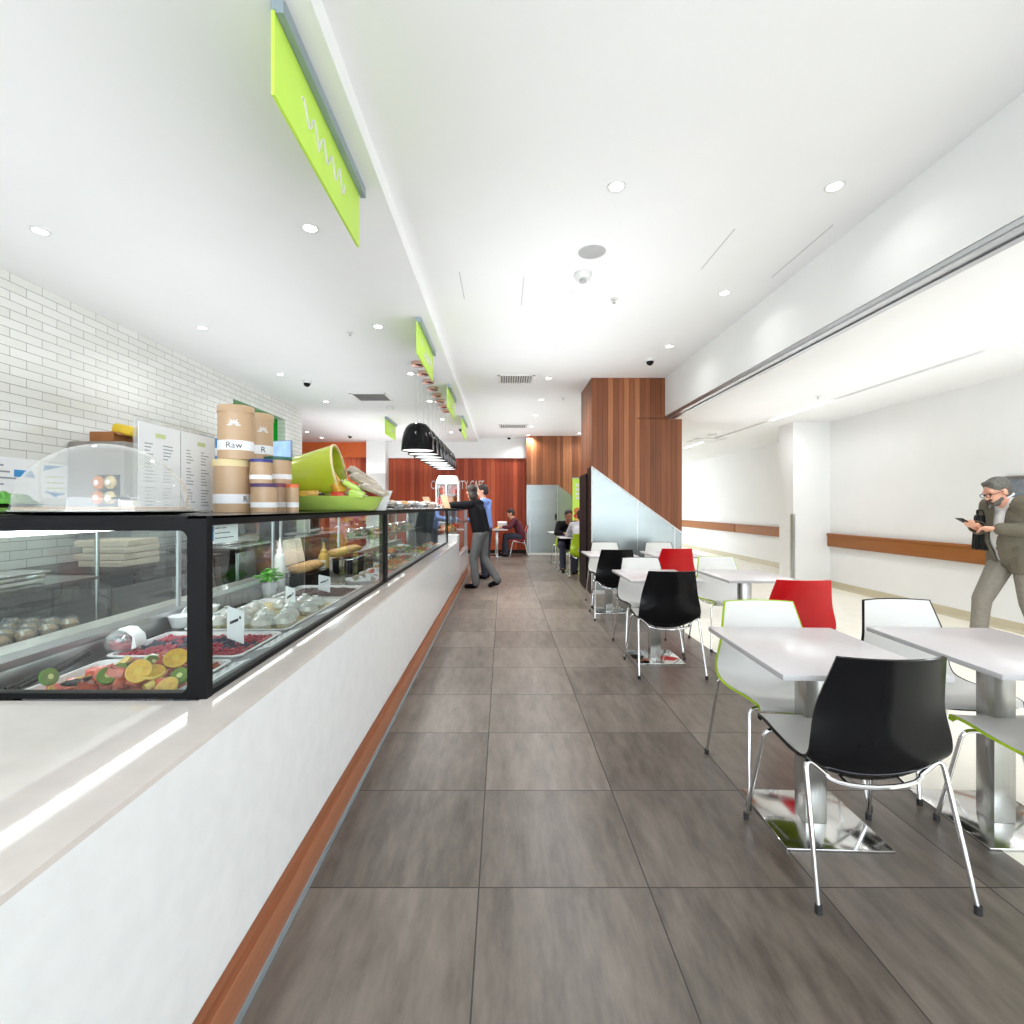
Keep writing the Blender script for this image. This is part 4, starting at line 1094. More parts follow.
# leafy salad bowl at the frame edge
t = thing('salad_bowl', 'dark bowl of green leaves left of the cake dome', 'bowl', (-1.665, 1.66, TP))
part('bowl', MB().lathe([(0, 0), (.05, 0), (.095, .035), (.09, .035), (.046, .006), (0, .006)], seg=24), M['blackgloss'], t)
part('leaves', mound([0, 1], .085, .085, .07, 9, 60, .022), [M['leaf'], M['herb']], t)
# two menu sheets in an acrylic holder
t = thing('menu_holder', 'clear stand with two white printed menu sheets beside the cake dome', 'menu stand', (-1.39, 2.13, TP))
part('holder', MB().bb(-.004, .004, -.26, .26, 0, .370).bb(-.06, .06, -.26, .26, 0, .006), M['acrylic'], t)
for k, y in enumerate((-.126, .126)):
    s = part('menu_sheet', MB().bb(.005, .007, y-.122, y+.122, .008, .352), M['paper'], t)
    mb = MB(); r7 = random.Random(30+k)
    for c in (-1, 1):
        z = .27
        for j in range(17):
            L = r7.uniform(.025, .06); yy = y-.09 if c < 0 else y+.015
            if j % 6 == 5: z -= .012
            mb.bb(.007, .0076, yy, yy+L, z, z+.004); z -= .0135
    part('lettering', mb, M['ink'], s)
    part('heading', MB().bb(.007, .0076, y-.03+.02*k, y+.028+.02*k, .300, .318), M['greenink'], s)
# tea canisters
def canister(x, y, z, r, h, lid, label, word=None, band=True, mark=True, facing=None):
    t = thing('canister', label, 'canister', (x, y, z), 0, 'kraft canisters on the display case')
    part('can_body', MB().lathe([(0, 0), (r*.98, 0), (r*.98, h*.9), (0, h*.9)], seg=40), M['kraft'], t)
    part('lid', MB().lathe([(0, h*.87), (r*1.02, h*.87), (r*1.02, h*.985), (r*.99, h), (0, h)], seg=40), M[lid], t)
    if band: part('label_band', MB().lathe([(r*.985, h*.165), (r*.99, h*.165), (r*.99, h*.345), (r*.985, h*.345)], seg=40), M['paper'], t)
    a = math.atan2(-y, -x) + (facing or 0)                 # printed side turned toward the aisle
    m = Matrix.Rotation(a+math.pi/2, 4, 'Z') @ Matrix.Translation((0, -r*.992, h*.25)) @ Matrix.Rotation(R(90), 4, 'X')
    if word: part('lettering', MB().text(word, h*.16, m, ext=.0006, bend=r*.992), M['inkdark'], t, smooth=False)
    if mark:
        mb = MB()
        for k in range(7):
            an = math.pi*k/6; L = r*.42*(1 if k % 2 == 0 else .85)
            u, v = math.cos(an), math.sin(an)
            pts = [(u*L*.12, v*L*.12), (-v*.0045+u*L*.55, u*.0045+v*L*.55), (u*L, v*L), (v*.0045+u*L*.55, -u*.0045+v*L*.55)]
            mb.prism([(p[0], p[1]) for p in pts], 2, 0, .0008)
        for v in mb.bm.verts:
            A = v.co.x/r; v.co = Vector((r*math.sin(A)*(1), v.co.y, r*math.cos(A)-r+v.co.z*1.0))
        mm = Matrix.Rotation(a+math.pi/2, 4, 'Z') @ Matrix.Translation((0, -r*.985, h*.62)) @ Matrix.Rotation(R(90), 4, 'X')
        bmesh.ops.transform(mb.bm, matrix=mm, verts=mb.bm.verts[:])
        part('leaf_mark', mb, M['white'], t)
    else:
        mb = MB()
        for k in range(3): mb.box((r*.62*math.cos(a+.5-.25*k), 0, 0), (.001, .001, .001))
    return t
canister(PX(232, 2.30), 2.30, TP, .079, .240, 'cream', 'tall kraft canister with a cream lid, under the one lettered Raw', 'R', mark=False, facing=.75)
canister(PX(236, 2.30), 2.30, TP+.241, .077, .246, 'kraft', 'kraft canister lettered Raw, on top of the cream-lidded canister', 'Raw', facing=-.12)
canister(PX(259.5, 2.62), 2.62, TP, .076, .255, 'kraft', 'kraft canister hidden behind the blue-lidded one, carrying the second tall canister', None, mark=False)
canister(PX(257.5, 2.62), 2.62, TP+.256, .078, .255, 'kraft', 'second tall kraft canister, behind the one lettered Raw', 'R', facing=.35)
canister(PX(264, 2.30), 2.30, TP, .057, .132, 'purple', 'small kraft canister with a purple lid, beside the cream-lidded canister', None, mark=False)
canister(PX(261, 2.30), 2.30, TP+.133, .049, .111, 'navy', 'small kraft canister with a blue lid, stacked on the purple-lidded one', None, mark=False)
canister(PX(279, 2.52), 2.52, TP, .046, .142, 'burg', 'small kraft canister with a burgundy lid, between the purple and orange lids', None, mark=False)
canister(PX(279, 2.55), 2.54, TP+.143, .066, .135, 'dkgreen', 'small kraft canister with a dark green lid, stacked on the burgundy-lidded one', None, mark=False)
canister(PX(292.5, 2.47), 2.47, TP, .0295, .138, 'orangelid', 'slim kraft canister with an orange lid, by the lime tray', None, mark=False)
# lime platter with a tipped bucket of packaged bars
t = thing('serving_tray', 'large shallow lime green tray under the tipped bucket', 'tray', (-1.06, 3.17, TP))
part('tray_body', MB().lathe([(0, 0), (.235, 0), (.25, .012), (.288, .088), (.277, .090), (.24, .02), (.22, .012), (0, .012)], seg=48), M['limetray'], t)
t = thing('bucket', 'lime green bucket tipped on its side in the lime tray', 'bucket', (-1.19, 3.12, TP+.215)); t.scale = (1.07, 1.07, 1.07)
bm_ = Matrix.Rotation(R(5), 4, 'Z') @ Matrix.Rotation(R(79), 4, 'Y')
part('bucket_body', MB().lathe([(0, -.16), (.118, -.16), (.125, -.15), (.162, .15), (.155, .15), (.120, -.142), (0, -.142)], seg=44, mtx=bm_), M['limeceramic'], t)
part('bucket_rim', MB().lathe([(.154, .146), (.166, .146), (.166, .156), (.154, .156), (.154, .146)], seg=44, mtx=bm_), M['cream'], t)
def bar(loc, rot, m, label, s=(.15, .06, .026)):
    t = thing('snack_bar', label, 'snack bar', loc, 0, 'packaged bars spilling from the bucket'); t.rotation_euler = rot
    part('wrapper', MB().box((0, 0, 0), s, bev=.008), M[m], t)
    part('seal', MB().bb(-s[0]/2-.014, -s[0]/2+.004, -s[1]/2, s[1]/2, -.002, .002).bb(s[0]/2-.004, s[0]/2+.014, -s[1]/2, s[1]/2, -.002, .002), M['foil'], t)
for (px, py, d, rot, m, lab, s) in (
    (335, 483, 3.02, (.3, .95, -.2), 'citrus', 'orange fruit leaning out of the tipped bucket', (.15, .075, .04)),
    (352, 486, 3.05, (.2, .5, .3), 'limetray', 'lime wrapped bar in the spill from the bucket', (.12, .06, .03)),
    (366, 483, 3.15, (.5, .55, .1), 'foil', 'silver wrapped bar on top of the spill from the bucket', (.19, .08, .03)),
    (362, 477, 3.25, (.6, .6, .2), 'foil', 'silver wrapped bar pointing up behind the spill', (.18, .08, .03)),
    (374, 490, 3.05, (.2, .35, -.1), 'foil', 'silver wrapped bar lowest in the spill by the white card', (.16, .07, .03)),
    (357, 494, 2.98, (.1, .2, 0), 'limetray', 'small lime packet at the front of the spill', (.09, .06, .04)),
    (338, 495, 2.98, (0, .1, 0), 'tomato', 'red packet under the bucket mouth', (.08, .05, .035)),
    (308, 494, 2.96, (0, -.1, .3), 'citrus', 'yellow packet beside the bucket in the tray', (.12, .06, .04)),
    (318, 495, 2.99, (0, .15, .3), 'choc', 'dark packet under the bucket in the tray', (.08, .05, .03)),
    (346, 492, 3.08, (.2, .4, .5), 'bread', 'tan packet in the middle of the spill', (.12, .07, .035)),
    (370, 494, 3.20, (.1, .2, .5), 'tomato', 'reddish packet at the far side of the spill', (.12, .07, .035))):
    bar((PX(px, d), d, PZ(py, d)), rot, m, lab, s)
d = 3.42
t = thing('price_card', 'leaning white card at the end of the lime tray', 'price card', (PX(380, d), d, TP))
part('card', MB().prism([(-.045, 0), (.035, 0), (.085, .135), (.0, .14)], 1, 0, .004), M['paper'], t)
part('foot', MB().bb(-.045, .035, 0, .03, 0, .004), M['acrylic'], t)
# till screen on a pole
t = thing('till_screen', 'small lit customer screen behind the canisters', 'screen', (PX(282, 3.75), 3.75, TP))
part('pole', MB().cyl((0, .02, 0), .015, .36, 12).cyl((0, .02, 0), .06, .01, 20), M['black'], t)
rz = Matrix.Rotation(R(-18), 4, 'Z')
part('housing', MB().box((0, .012, .455), (.172, .02, .145), bev=.005, rot=rz), M['bracket'], t)
part('display', MB().box((-.001, 0, .455), (.156, .006, .130), rot=rz), M['screen'], t)
part('printer', MB().box((0, .03, .345), (.15, .08, .05), bev=.006, rot=rz), M['black'], t)
# baskets and cards further along
r8 = random.Random(8)
for k, (y, x, lab) in enumerate(((4.05, -1.02, 'wire basket of wrapped sandwiches nearest the leaning white card'), (4.75, -1.05, 'wire basket of wrapped sandwiches in the middle of the case top'), (5.5, -1.05, 'wire basket of wrapped pastries toward the pendants'), (6.25, -1.05, 'wire basket of wrapped rolls in front of the brown card'), (6.9, -1.05, 'last basket of wrapped rolls by the white heated cabinet'))):
    t = thing('basket', lab, 'basket', (x, y, TP))
    mb = MB()
    for z, s in ((.006, .9), (.045, 1)):
        a, b = .17*s, .26*s
        mb.tube([(-a, -b, z), (a, -b, z), (a, b, z), (-a, b, z), (-a, -b, z)], .004, 6)
    for q in range(9): mb.tube([(-.153, -.23+.0575*q, .006), (.153, -.23+.0575*q, .006)], .0025, 5)
    for q in range(7):
        u = -.16+.053*q; mb.tube([(u*.9, -.234, .006), (u, -.26, .045)], .0025, 5); mb.tube([(u*.9, .234, .006), (u, .26, .045)], .0025, 5)
    part('basket_frame', mb, M['alu'], t)
    for q in range(5):
        m = r8.choice(['wrap', 'wrap', 'bread', 'foil'])
        lab2 = {'wrap': 'white wrapped sandwich', 'bread': 'brown bread roll', 'foil': 'grey wrapped pastry'}[m]+' in the '+lab.split(' of ')[0].replace('wire ', '')+' '+{0: 'beside the leaning white card', 1: 'at the middle of the case top', 2: 'just under the first pendants', 3: 'in front of the brown card', 4: 'by the white heated cabinet'}[k]
        solo('wrapped_sandwich', MB().box((0, 0, 0), (.22, .075, .055), bev=.02).box((.115, 0, 0), (.03, .07, .01), bev=.003).box((-.115, 0, 0), (.03, .07, .01), bev=.003), M[m], lab2, 'sandwich', (x+r8.uniform(-.02, .02), y-.18+.09*q, TP+.045+r8.uniform(0, .01)), (r8.uniform(-.2, .2), r8.uniform(-.15, .15), r8.uniform(-.25, .25)), f'wrapped food in the basket {["by the white card", "mid case", "by the pendants", "by the brown card", "by the cabinet"][k]}')
for px, d, h, lab in ((426, 6.6, .16, 'brown menu card leaning on the case top left of the heated cabinet'), (444, 7.25, .20, 'brown menu card leaning in front of the heated cabinet')):
    t = thing('menu_card', lab, 'menu card', (PX(px, d), d, TP))
    part('card', MB().prism([(0, 0), (.10, 0), (.035, h), (-.05, h)], 1, 0, .005), M['kraft'], t)
    part('foot', MB().bb(0, .10, 0, .05, 0, .006), M['wood'], t)
# heated cabinet with white roof
t = thing('heated_cabinet', 'white-roofed glass heated cabinet on the counter beside the leaning person', 'food warmer', (-.945, 8.55, 1.316)); t.scale = (.88, .9, 1)
part('base', MB().box((0, 0, .03), (.42, .34, .06), bev=.008), M['white'], t)
part('roof', MB().lathe([(0, .42), (.315, .42), (.315, .46), (.25, .56), (0, .56)], seg=4, sy=.75, mtx=Matrix.Rotation(0, 4, 'Z') @ Matrix.Rotation(R(45), 4, 'Z') if False else None), M['white'], t)
for c in t.children:
    if c.name.startswith('roof'):
        for v in c.data.vertices:
            x, y = v.co.x, v.co.y/.75; v.co.x = (x-y)*.68; v.co.y = (x+y)*.51
part('post', MB().bb(-.22, -.20, -.165, -.145, .06, .42).bb(.20, .22, -.165, -.145, .06, .42).bb(-.22, -.20, .145, .165, .06, .42).bb(.20, .22, .145, .165, .06, .42).bb(-.03, -.01, -.165, -.15, .06, .42), M['white'], t)
part('glass_panel', MB().bb(-.20, .20, -.160, -.156, .06, .42).bb(-.20, .20, .156, .160, .06, .42).bb(.208, .212, -.15, .15, .06, .42).bb(-.212, -.208, -.15, .15, .06, .42), M['glass'], t)
part('shelf', MB().bb(-.20, .20, -.14, .14, .24, .246), M['steel'], t)
for k, (x, z, m) in enumerate(((-.14, .065, 'tomato'), (-.10, .25, 'pink'), (.06, .065, 'orangefood'), (.12, .25, 'tomato'))):
    solo('snack_packet', MB().box((0, 0, .075), (.10, .12, .15), bev=.015), M[m], 'red and orange food packet in the heated cabinet, '+['lower shelf by the aisle end', 'upper shelf by the counter end', 'lower shelf in the middle', 'upper shelf nearest the person'][k], 'food packet', (-.945+x*.85, 8.55, 1.316+z), group='packets in the heated cabinet')

# ================================================================ BEHIND THE COUNTER
t = thing('undercounter_fridge', 'low dark fridge against the tiled wall, seen through the case end glass', 'fridge', (-3.45, 4.55, 0))
part('cabinet', MB().box((0, 0, .43), (.86, 1.5, .78), bev=.01), M['black'], t)
part('fridge_top', MB().box((.0, 0, .832), (.9, 1.55, .024), bev=.004), M['darkpanel'], t)
M['fridgedoor'] = mat('grey_brown_door', srgb(66, 62, 60), .4, .2, var=.05)
for k, y in enumerate((-.37, .37)):
    dd = part('door', MB().box((.44, y, .40), (.03, .70, .62), bev=.006), M['fridgedoor'], t)
    part('handle', MB().box((.47, y+(.30 if k == 0 else -.30), .50), (.03, .03, .18), bev=.006), M['black'], dd)
    e = part('end_door', MB().box((-.2+.42*k, -.755, .40), (.40, .02, .62), bev=.006), M['fridgedoor'], t)
part('control_panel', MB().box((.44, .1, .765), (.02, 1.2, .09), bev=.003).box((.452, -.5, .765), (.004, .08, .03)), M['darkpanel'], t)
for k, (dz, x, w) in enumerate(((0, 0, .38), (.056, -.02, .42), (.112, .02, .36), (.168, -.02, .42))):
    solo('pizza_box', MB().box((0, 0, .026), (w, .42, .05), bev=.003).box((0, -.212, .036), (w*.9, .004, .012)), M['cardbox'], ['lowest pale card box of the stack on the dark fridge', 'second pale card box up in the stack on the dark fridge', 'third pale card box up in the stack on the dark fridge', 'topmost pale card box of the stack on the dark fridge'][k], 'box', (-3.33+x, 4.32, .845+dz), (0, 0, .05*(k-1)), 'card boxes stacked on the fridge')
# steel hood cabinet and carton above
t = thing('wall_cabinet', 'tall ribbed grey metal cabinet on the tiled wall behind the cake dome', 'cabinet', (-3.68, 4.88, 1.12))
part('cabinet_body', MB().box((0, 0, .41), (.52, .80, .82), bev=.02), M['greymetal'], t)
part('end_hood', MB().prism([(-.12, 0), (.26, 0), (.26, .99), (.12, .99), (.02, .95), (-.06, .85), (-.12, .7)], 1, .05, .42), M['greymetal'], t)
part('bracket', MB().bb(-.26, -.20, -.3, .3, -.1, 0), M['alu'], t)
t = thing('carton', 'brown carton on the grey metal cabinet above the cake dome', 'carton', (-3.66, 4.64, 1.942))
part('carton_body', MB().box((0, 0, .045), (.22, .24, .09), bev=.004), M['carton'], t)
part('flap', MB().box((.13, 0, .075), (.06, .24, .006), rot=(0, .5, 0)), M['carton'], t)
M['yellow'] = mat('yellow_packet', srgb(216, 184, 44), .4, var=.1)
solo('yellow_packet', MB().box((0, 0, .045), (.20, .14, .10), bev=.03).box((.03, -.072, .03), (.10, .004, .03)), M['yellow'], 'yellow packet sticking out of the brown carton', 'packet', (-3.56, 4.68, 2.02), (0, .2, .1))
# open rack with packaged muffins
t = thing('shelf_rack', 'open steel shelf rack at the tiled wall near the case end', 'rack', (-3.45, 3.15, 0))
for z in (.14, .48, .84): part('shelf', MB().bb(-.4, .5, -.45, .5, z-.02, z), M['steel'], t)
for sx in (-.38, .48):
    for sy in (-.43, .48): part('post', MB().cyl((sx, sy, 0), .014, 1.25, 10), M['steel'], t)
part('side_bar', MB().tube([(-.38, -.43, 1.2), (.48, -.43, 1.2), (.48, .48, 1.2), (-.38, .48, 1.2)], .01, 8), M['steel'], t)
k = 0
mf = None
for i in range(5):
    for j in range(4):
        loc = (-3.30+.13*j-.1, 2.8+.16*i, .481)
        if mf is None:
            mf = thing('packaged_muffin', 'clear-wrapped muffin on the middle shelf of the steel rack', 'muffin', loc, 0, 'wrapped muffins on the steel rack')
            part('muffin', MB().lathe([(0, 0), (.032, 0), (.042, .05), (.05, .06), (.03, .085), (0, .09)], seg=14), M['bread'], mf)
            part('wrapper', MB().lathe([(0, 0), (.055, 0), (.06, .05), (.045, .1), (0, .11)], seg=12), M['acrylic'], mf)
        else: dup(mf, loc, i*.7+j)
for k, (x, z, m, s, lab) in enumerate(((-3.3, .841, 'steelplate', (.5, .34, .07), 'steel pan on the upper shelf of the rack'), (-3.4, .141, 'slate', (.5, .5, .25), 'grey tub on the bottom shelf of the rack'))):
    solo('storage_tub', MB().box((0, 0, s[2]/2), s, bev=.02).box((0, 0, s[2]), (s[0]+.03, s[1]+.03, .02), bev=.006), M[m], lab, 'tub', (x, 3.15, z))
# back bench further on
t = thing('back_bench', 'long steel work bench along the tiled wall behind the far case', 'bench', (-3.4, 7.3, 0))
part('bench_top', MB().box((0, 0, .88), (.9, 3.6, .04), bev=.005), M['steel'], t)
part('cabinet', MB().bb(-.45, .38, -1.7, 1.7, 0, .1).bb(-.45, .40, -1.75, 1.75, .1, .86), M['steelplate'], t)
for k in range(4): part('door', MB().box((.41, -1.3+.87*k, .47), (.02, .82, .70), bev=.004), M['steel'], t)
def appliance(x, y, z, s, m, label, name, cat):
    t = thing(name, label, cat, (x, y, z))
    part('body', MB().box((0, 0, s[2]/2), s, bev=.02), M[m], t)
    part('front_panel', MB().box((s[0]/2+.004, 0, s[2]*.55), (.012, s[1]*.8, s[2]*.6), bev=.003), M['blackgloss'], t)
    part('drip_tray', MB().box((s[0]/2+.03, 0, s[2]*.12), (.08, s[1]*.7, .03), bev=.005), M['alu'], t)
appliance(-3.45, 6.1, .90, (.5, .8, .42), 'steelplate', 'steel coffee machine on the bench along the tiled wall', 'coffee_machine', 'coffee machine')
appliance(-3.45, 7.5, .90, (.45, .55, .33), 'black', 'black microwave on the bench below the green opening', 'microwave', 'microwave')
appliance(-3.45, 8.5, .90, (.45, .5, .30), 'white', 'white food processor at the far end of the bench', 'food_processor', 'appliance')
# wall papers
def poster(y0, y1, z0, z1, label, style=0):
    t = thing('wall_notice', label, 'notice', (XL, (y0+y1)/2, (z0+z1)/2)); h, v = (y1-y0)/2, (z1-z0)/2
    part('sheet', MB().bb(0, .004, -h, h, -v, v), M['paper'] if style < 2 else M['blueink'], t)
    if style == 0:
        mb = MB()
        for k in range(4): mb.bb(.004, .005, -h*.7, h*(.1+.15*(k % 3)), v*.62-.05*k, v*.62-.05*k+.014)
        part('lettering', mb, M['ink'], t)
        part('blue_mark', MB().prism([(h*.35, v*.2), (h*.9, v*.2), (h*.8, v*.5), (h*.35, v*.5)], 0, .004, .005).prism([(-h*.7, -v*.5), (-h*.45, -v*.6), (-h*.6, -v*.1)], 0, .004, .005), M['blueink'], t)
    elif style == 1:
        part('blue_mark', MB().prism([(-h*.9, v*.55), (h*.6, v*.9), (-h*.8, v*.9)], 0, .004, .005).prism([(-h*.8, -v*.6), (h*.8, -v*.7), (0, -v*.95)], 0, .004, .005), M['blueink'], t)
        mb = MB()
        for k in range(3): mb.bb(.004, .005, -h*.6, h*.7, v*.2-.05*k, v*.2-.05*k+.012)
        part('lettering', mb, M['greenink'], t)
    else:
        mb = MB()
        for k in range(5): mb.ell((.004, -h*.5+h*.3*k, v*(.3 if k % 2 else -.2)), (.002, .05, .06), 10)
        part('flower_print', mb, M['paper'], t)
poster(3.55, 4.22, 1.36, 1.74, 'white printed notice with blue marks on the tiled wall left of the cake dome')
poster(4.24, 4.50, 1.42, 1.72, 'small white notice with blue swooshes on the tiled wall, seen through the cake dome', 1)
poster(6.45, 6.98, 1.75, 2.29, 'blue floral print on the tiled wall behind the canisters', 2)
# picture on the corridor wall
t = thing('noticeboard', 'grey framed board on the corridor wall behind the head of the man with the phone', 'noticeboard', (XW, 4.95, 1.43))
part('board', MB().bb(-.018, 0, -.46, .46, -.22, .22), M['slate'], t)
part('frame', MB().bb(-.03, 0, -.48, .48, .22, .245).bb(-.03, 0, -.48, .48, -.245, -.22).bb(-.03, 0, -.48, -.46, -.22, .22).bb(-.03, 0, .46, .48, -.22, .22), M['alu'], t)
# ================================================================ PEOPLE
def V(*a): return Vector(a)
def head_mtx(pos, yaw, pitch): return Matrix.Translation(pos) @ Matrix.Rotation(yaw, 4, 'Z') @ Matrix.Rotation(pitch, 4, 'X')
def person(label, loc, rz, J, skin='skin', hair='hairdark', top='blackcloth', leg='denim', vox=.013, yaw=0, pitch=0, hairlong=False, beard=False, glasses=False, jacket=False, shoe='blackgloss', curl=.5, hand_on=None, shirtm='shirt', fat=1.0):
    """J: joints in the person's own frame, facing +y"""
    t = thing('person', label, 'person', loc, rz)
    J = {k: Vector(v) for k, v in J.items()}
    side = (J['sr']-J['sl']).normalized()
    fwd = Vector((0, 0, 1)).cross(side).normalized()
    H = head_mtx(J['head'], yaw, pitch)
    b = MB()
    def torso(mb, g, low=True):
        for s, h_, sh in ((-1, 'hl', 'sl'), (1, 'hr', 'sr')):
            c = J['chest']+side*s*.075
            p = J['pel']+side*s*.075
            mb.caps(p, (.105+g)*fat, c, .105+g)
            mb.caps(c, .10+g, J[sh]*.8+J['neck']*.2-Vector((0, 0, .04)), .065+g)
        mb.caps(J['pel']+fwd*.02, (.115+g)*fat, J['chest']+fwd*.015, .105+g)
        if fat > 1.05: mb.ell((J['pel']*.6+J['chest']*.4)+fwd*.05, (.15+g, .12+g, .16+g), 14)
        mb.caps(J['sl'], .058+g, J['neck']-Vector((0, 0, .05)), .06+g); mb.caps(J['sr'], .058+g, J['neck']-Vector((0, 0, .05)), .06+g)
    def arms(mb, g, cut=1):
        for s in 'lr':
            mb.caps(J['s'+s], .055+g, J['e'+s], .043+g)
            w = J['e'+s].lerp(J['w'+s], cut); mb.caps(J['e'+s], .043+g, w, .033+g)
    def legs(mb, g, cut=1):
        for s in 'lr':
            mb.caps(J['h'+s], .092+g, J['k'+s], .062+g)
            a = J['k'+s].lerp(J['a'+s], cut); mb.caps(J['k'+s], .060+g, a, .044+g)
            mb.caps(J['pel']+(J['h'+s]-J['pel'])*.5, .10+g, J['h'+s], .095+g)
    torso(b, 0); arms(b, 0); legs(b, 0)
    b.caps(J['neck']-Vector((0, 0, .05)), .062, J['head']-Vector((0, 0, .06)), .054)
    # head with jaw, brow, nose, ears
    hb = MB()
    def hd(fn): fn()
    hd(lambda: hb.ell((0, -.008, .025), (.076, .096, .098), 18))
    hd(lambda: hb.ell((0, .022, -.045), (.060, .068, .075), 16))
    hd(lambda: hb.ell((0, .062, -.098), (.028, .026, .022), 10))
    hd(lambda: hb.caps((0, .086, .012), .010, (0, .106, -.030), .015))
    hd(lambda: hb.caps((-.04, .074, .024), .014, (.04, .074, .024), .014))
    hd(lambda: hb.caps((-.018, .082, -.062), .010, (.018, .082, -.062), .010))
    for s in (-1, 1): hd(lambda: hb.ell((s*.078, -.006, -.01), (.012, .022, .034), 10))
    hb.bm.transform(H); tm = bpy.data.meshes.new('h'); hb.bm.to_mesh(tm); hb.bm.free(); b.bm.from_mesh(tm); bpy.data.meshes.remove(tm)
    # hands: palm, four bent fingers, thumb
    for s, q in (('l', -1), ('r', 1)):
        w = J['w'+s]; d = (J.get('d'+s, w-J['e'+s])).normalized()
        pn = J.get('n'+s, Vector((0, 0, -1))); pn = (pn-d*pn.dot(d)).normalized(); u = d.cross(pn)
        for k in (-1, 0, 1): b.caps(w+d*.005+u*k*.012, .020, w+d*.078+u*k*.022, .016)
        for k, L in enumerate((.064, .074, .070, .054)):
            o = w+d*.082+u*(-.033+.022*k); c = curl
            m1 = o+(d*math.cos(c*.6)+pn*math.sin(c*.6))*L*.5
            m2 = m1+(d*math.cos(c*1.6)+pn*math.sin(c*1.6))*L*.5
            b.caps(o, .0095, m1, .009, 8); b.caps(m1, .009, m2, .0075, 8)
        uu = u*(-1 if q*u.dot(side) > 0 else 1)
        o = w+d*.028+uu*.026; m1 = o+(d*.7+uu*.6+pn*.3).normalized()*.036; m2 = m1+(d*.95+pn*.35).normalized()*.030
        b.caps(o, .013, m1, .011, 8); b.caps(m1, .011, m2, .0085, 8)
    for s in 'lr': b.caps(J['a'+s]-Vector((0, 0, .01)), .04, J['t'+s], .03)
    obj('body', b.remesh('body', M[skin], vox*.6 if vox < .01 else vox*.75, 3), t)
    # clothes
    g = .014
    if jacket:
        s_ = MB(); torso(s_, .010); obj('shirt', s_.remesh('shirt', M[shirtm], vox, 4), t)
        j = MB(); torso(j, .024); arms(j, .018, .90)
        for s, h_ in ((-1, 'hl'), (1, 'hr')): j.caps(J['pel']+side*s*.085-fwd*.01, .115*fat+.02, J['pel']+side*s*.10-Vector((0, 0, .13)), .105*fat+.012)
        me = j.remesh('jacket', M[top], vox, 4)
        # open front: cut a V down the chest
        bm = bmesh.new(); bm.from_mesh(me); ch = J['chest']; dl = []
        for v in bm.verts:
            r = v.co-ch; f = r.dot(fwd); a = r.dot(side); z = r.z
            wv = .018+max(0, (z+.30))*.20
            if f > .05 and abs(a-.02) < wv and -.42 < z < .20: dl.append(v)
            if (v.co-J['neck']).length < .082 and v.co.z > J['neck'].z+.012: dl.append(v)
            if v.co.z < J['pel'].z-.19 and abs((v.co-J['wl']).length) > .2 and abs((v.co-J['wr']).length) > .2: dl.append(v)
        bmesh.ops.delete(bm, geom=list(set(dl)), context='VERTS')
        bm.to_mesh(me); bm.free()
        jo = obj('jacket', me, t)
        sm = jo.modifiers.new('thick', 'SOLIDIFY'); sm.thickness = .008; sm.offset = 1
        lp = MB()
        for s in (-1, 1):
            p = [ch+side*(s*.05+.02)+fwd*.138+Vector((0, 0, -.22)), ch+side*(s*.115+.01)+fwd*.125+Vector((0, 0, .02)), ch+side*(s*.085)+fwd*.09+Vector((0, 0, .15)), ch+side*(s*.055)+fwd*.115+Vector((0, 0, .06))]
            v0 = [lp.bm.verts.new(x) for x in p]; v1 = [lp.bm.verts.new(x+fwd*.008) for x in p]
            lp.bm.faces.new(v0); lp.bm.faces.new(v1)
            for k in range(4): lp.bm.faces.new((v0[k], v0[(k+1) % 4], v1[(k+1) % 4], v1[k]))
        part('lapel', lp, M[top], jo)
        pk = MB(); q0 = J['pel']+side*-.10+fwd*.148+Vector((0, 0, .04))
        pk.box(q0, (.12, .012, .035), bev=.004); part('pocket_flap', pk, M[top], jo)
        cl = MB()
        for s in (-1, 1): cl.caps(J['neck']+side*s*.055+fwd*.01+Vector((0, 0, .045)), .014, J['neck']+side*s*.02+fwd*.085-Vector((0, 0, .02)), .014)
        part('collar', cl, M['shirt'], t)
    else:
        s_ = MB(); torso(s_, g); arms(s_, g, .93)
        s_.caps(J['pel']-side*.06, .118*fat, J['pel']+side*.06, .118*fat)
        obj('top', s_.remesh('top', M[top], vox, 4), t)
    l = MB(); legs(l, g, 1); l.caps(J['pel']-side*.06-Vector((0, 0, .02)), .113*fat, J['pel']+side*.06-Vector((0, 0, .02)), .113*fat)
    for s in 'lr': l.caps(J['k'+s], .070, J['a'+s]+Vector((0, 0, .0)), .066)
    obj('trousers', l.remesh('trousers', M[leg], vox, 4), t)
    for s in 'lr':
        f = MB(); f.caps(J['a'+s]-Vector((0, 0, .025)), .047, J['t'+s], .036); f.caps(J['a'+s]-Vector((0, 0, .05)), .036, J['t'+s]-Vector((0, 0, .012)), .034)
        obj('shoe', f.remesh('shoe', M[shoe], .008, 3), t)
    # hair: cap set back so that the face stays open
    h = MB(); h.ell((0, -.020, .046), (.086, .100, .088), 18); h.ell((0, -.045, .0), (.080, .075, .085), 16); h.caps((-.045, .040, .094), .022, (.045, .040, .094), .022)
    if hairlong: h.ell((0, -.07, -.06), (.078, .06, .10), 14); h.ell((0, -.10, .05), (.05, .05, .05), 12)
    bmesh.ops.transform(h.bm, matrix=H, verts=h.bm.verts[:])
    obj('hair', h.remesh('hair', M[hair], .010, 3), t)
    e = MB()
    for s in (-1, 1): e.ell((s*.031, .083, .004), (.012, .009, .006), 10)
    e.bm.transform(H); part('eyes', e, M['hairdark'], t)
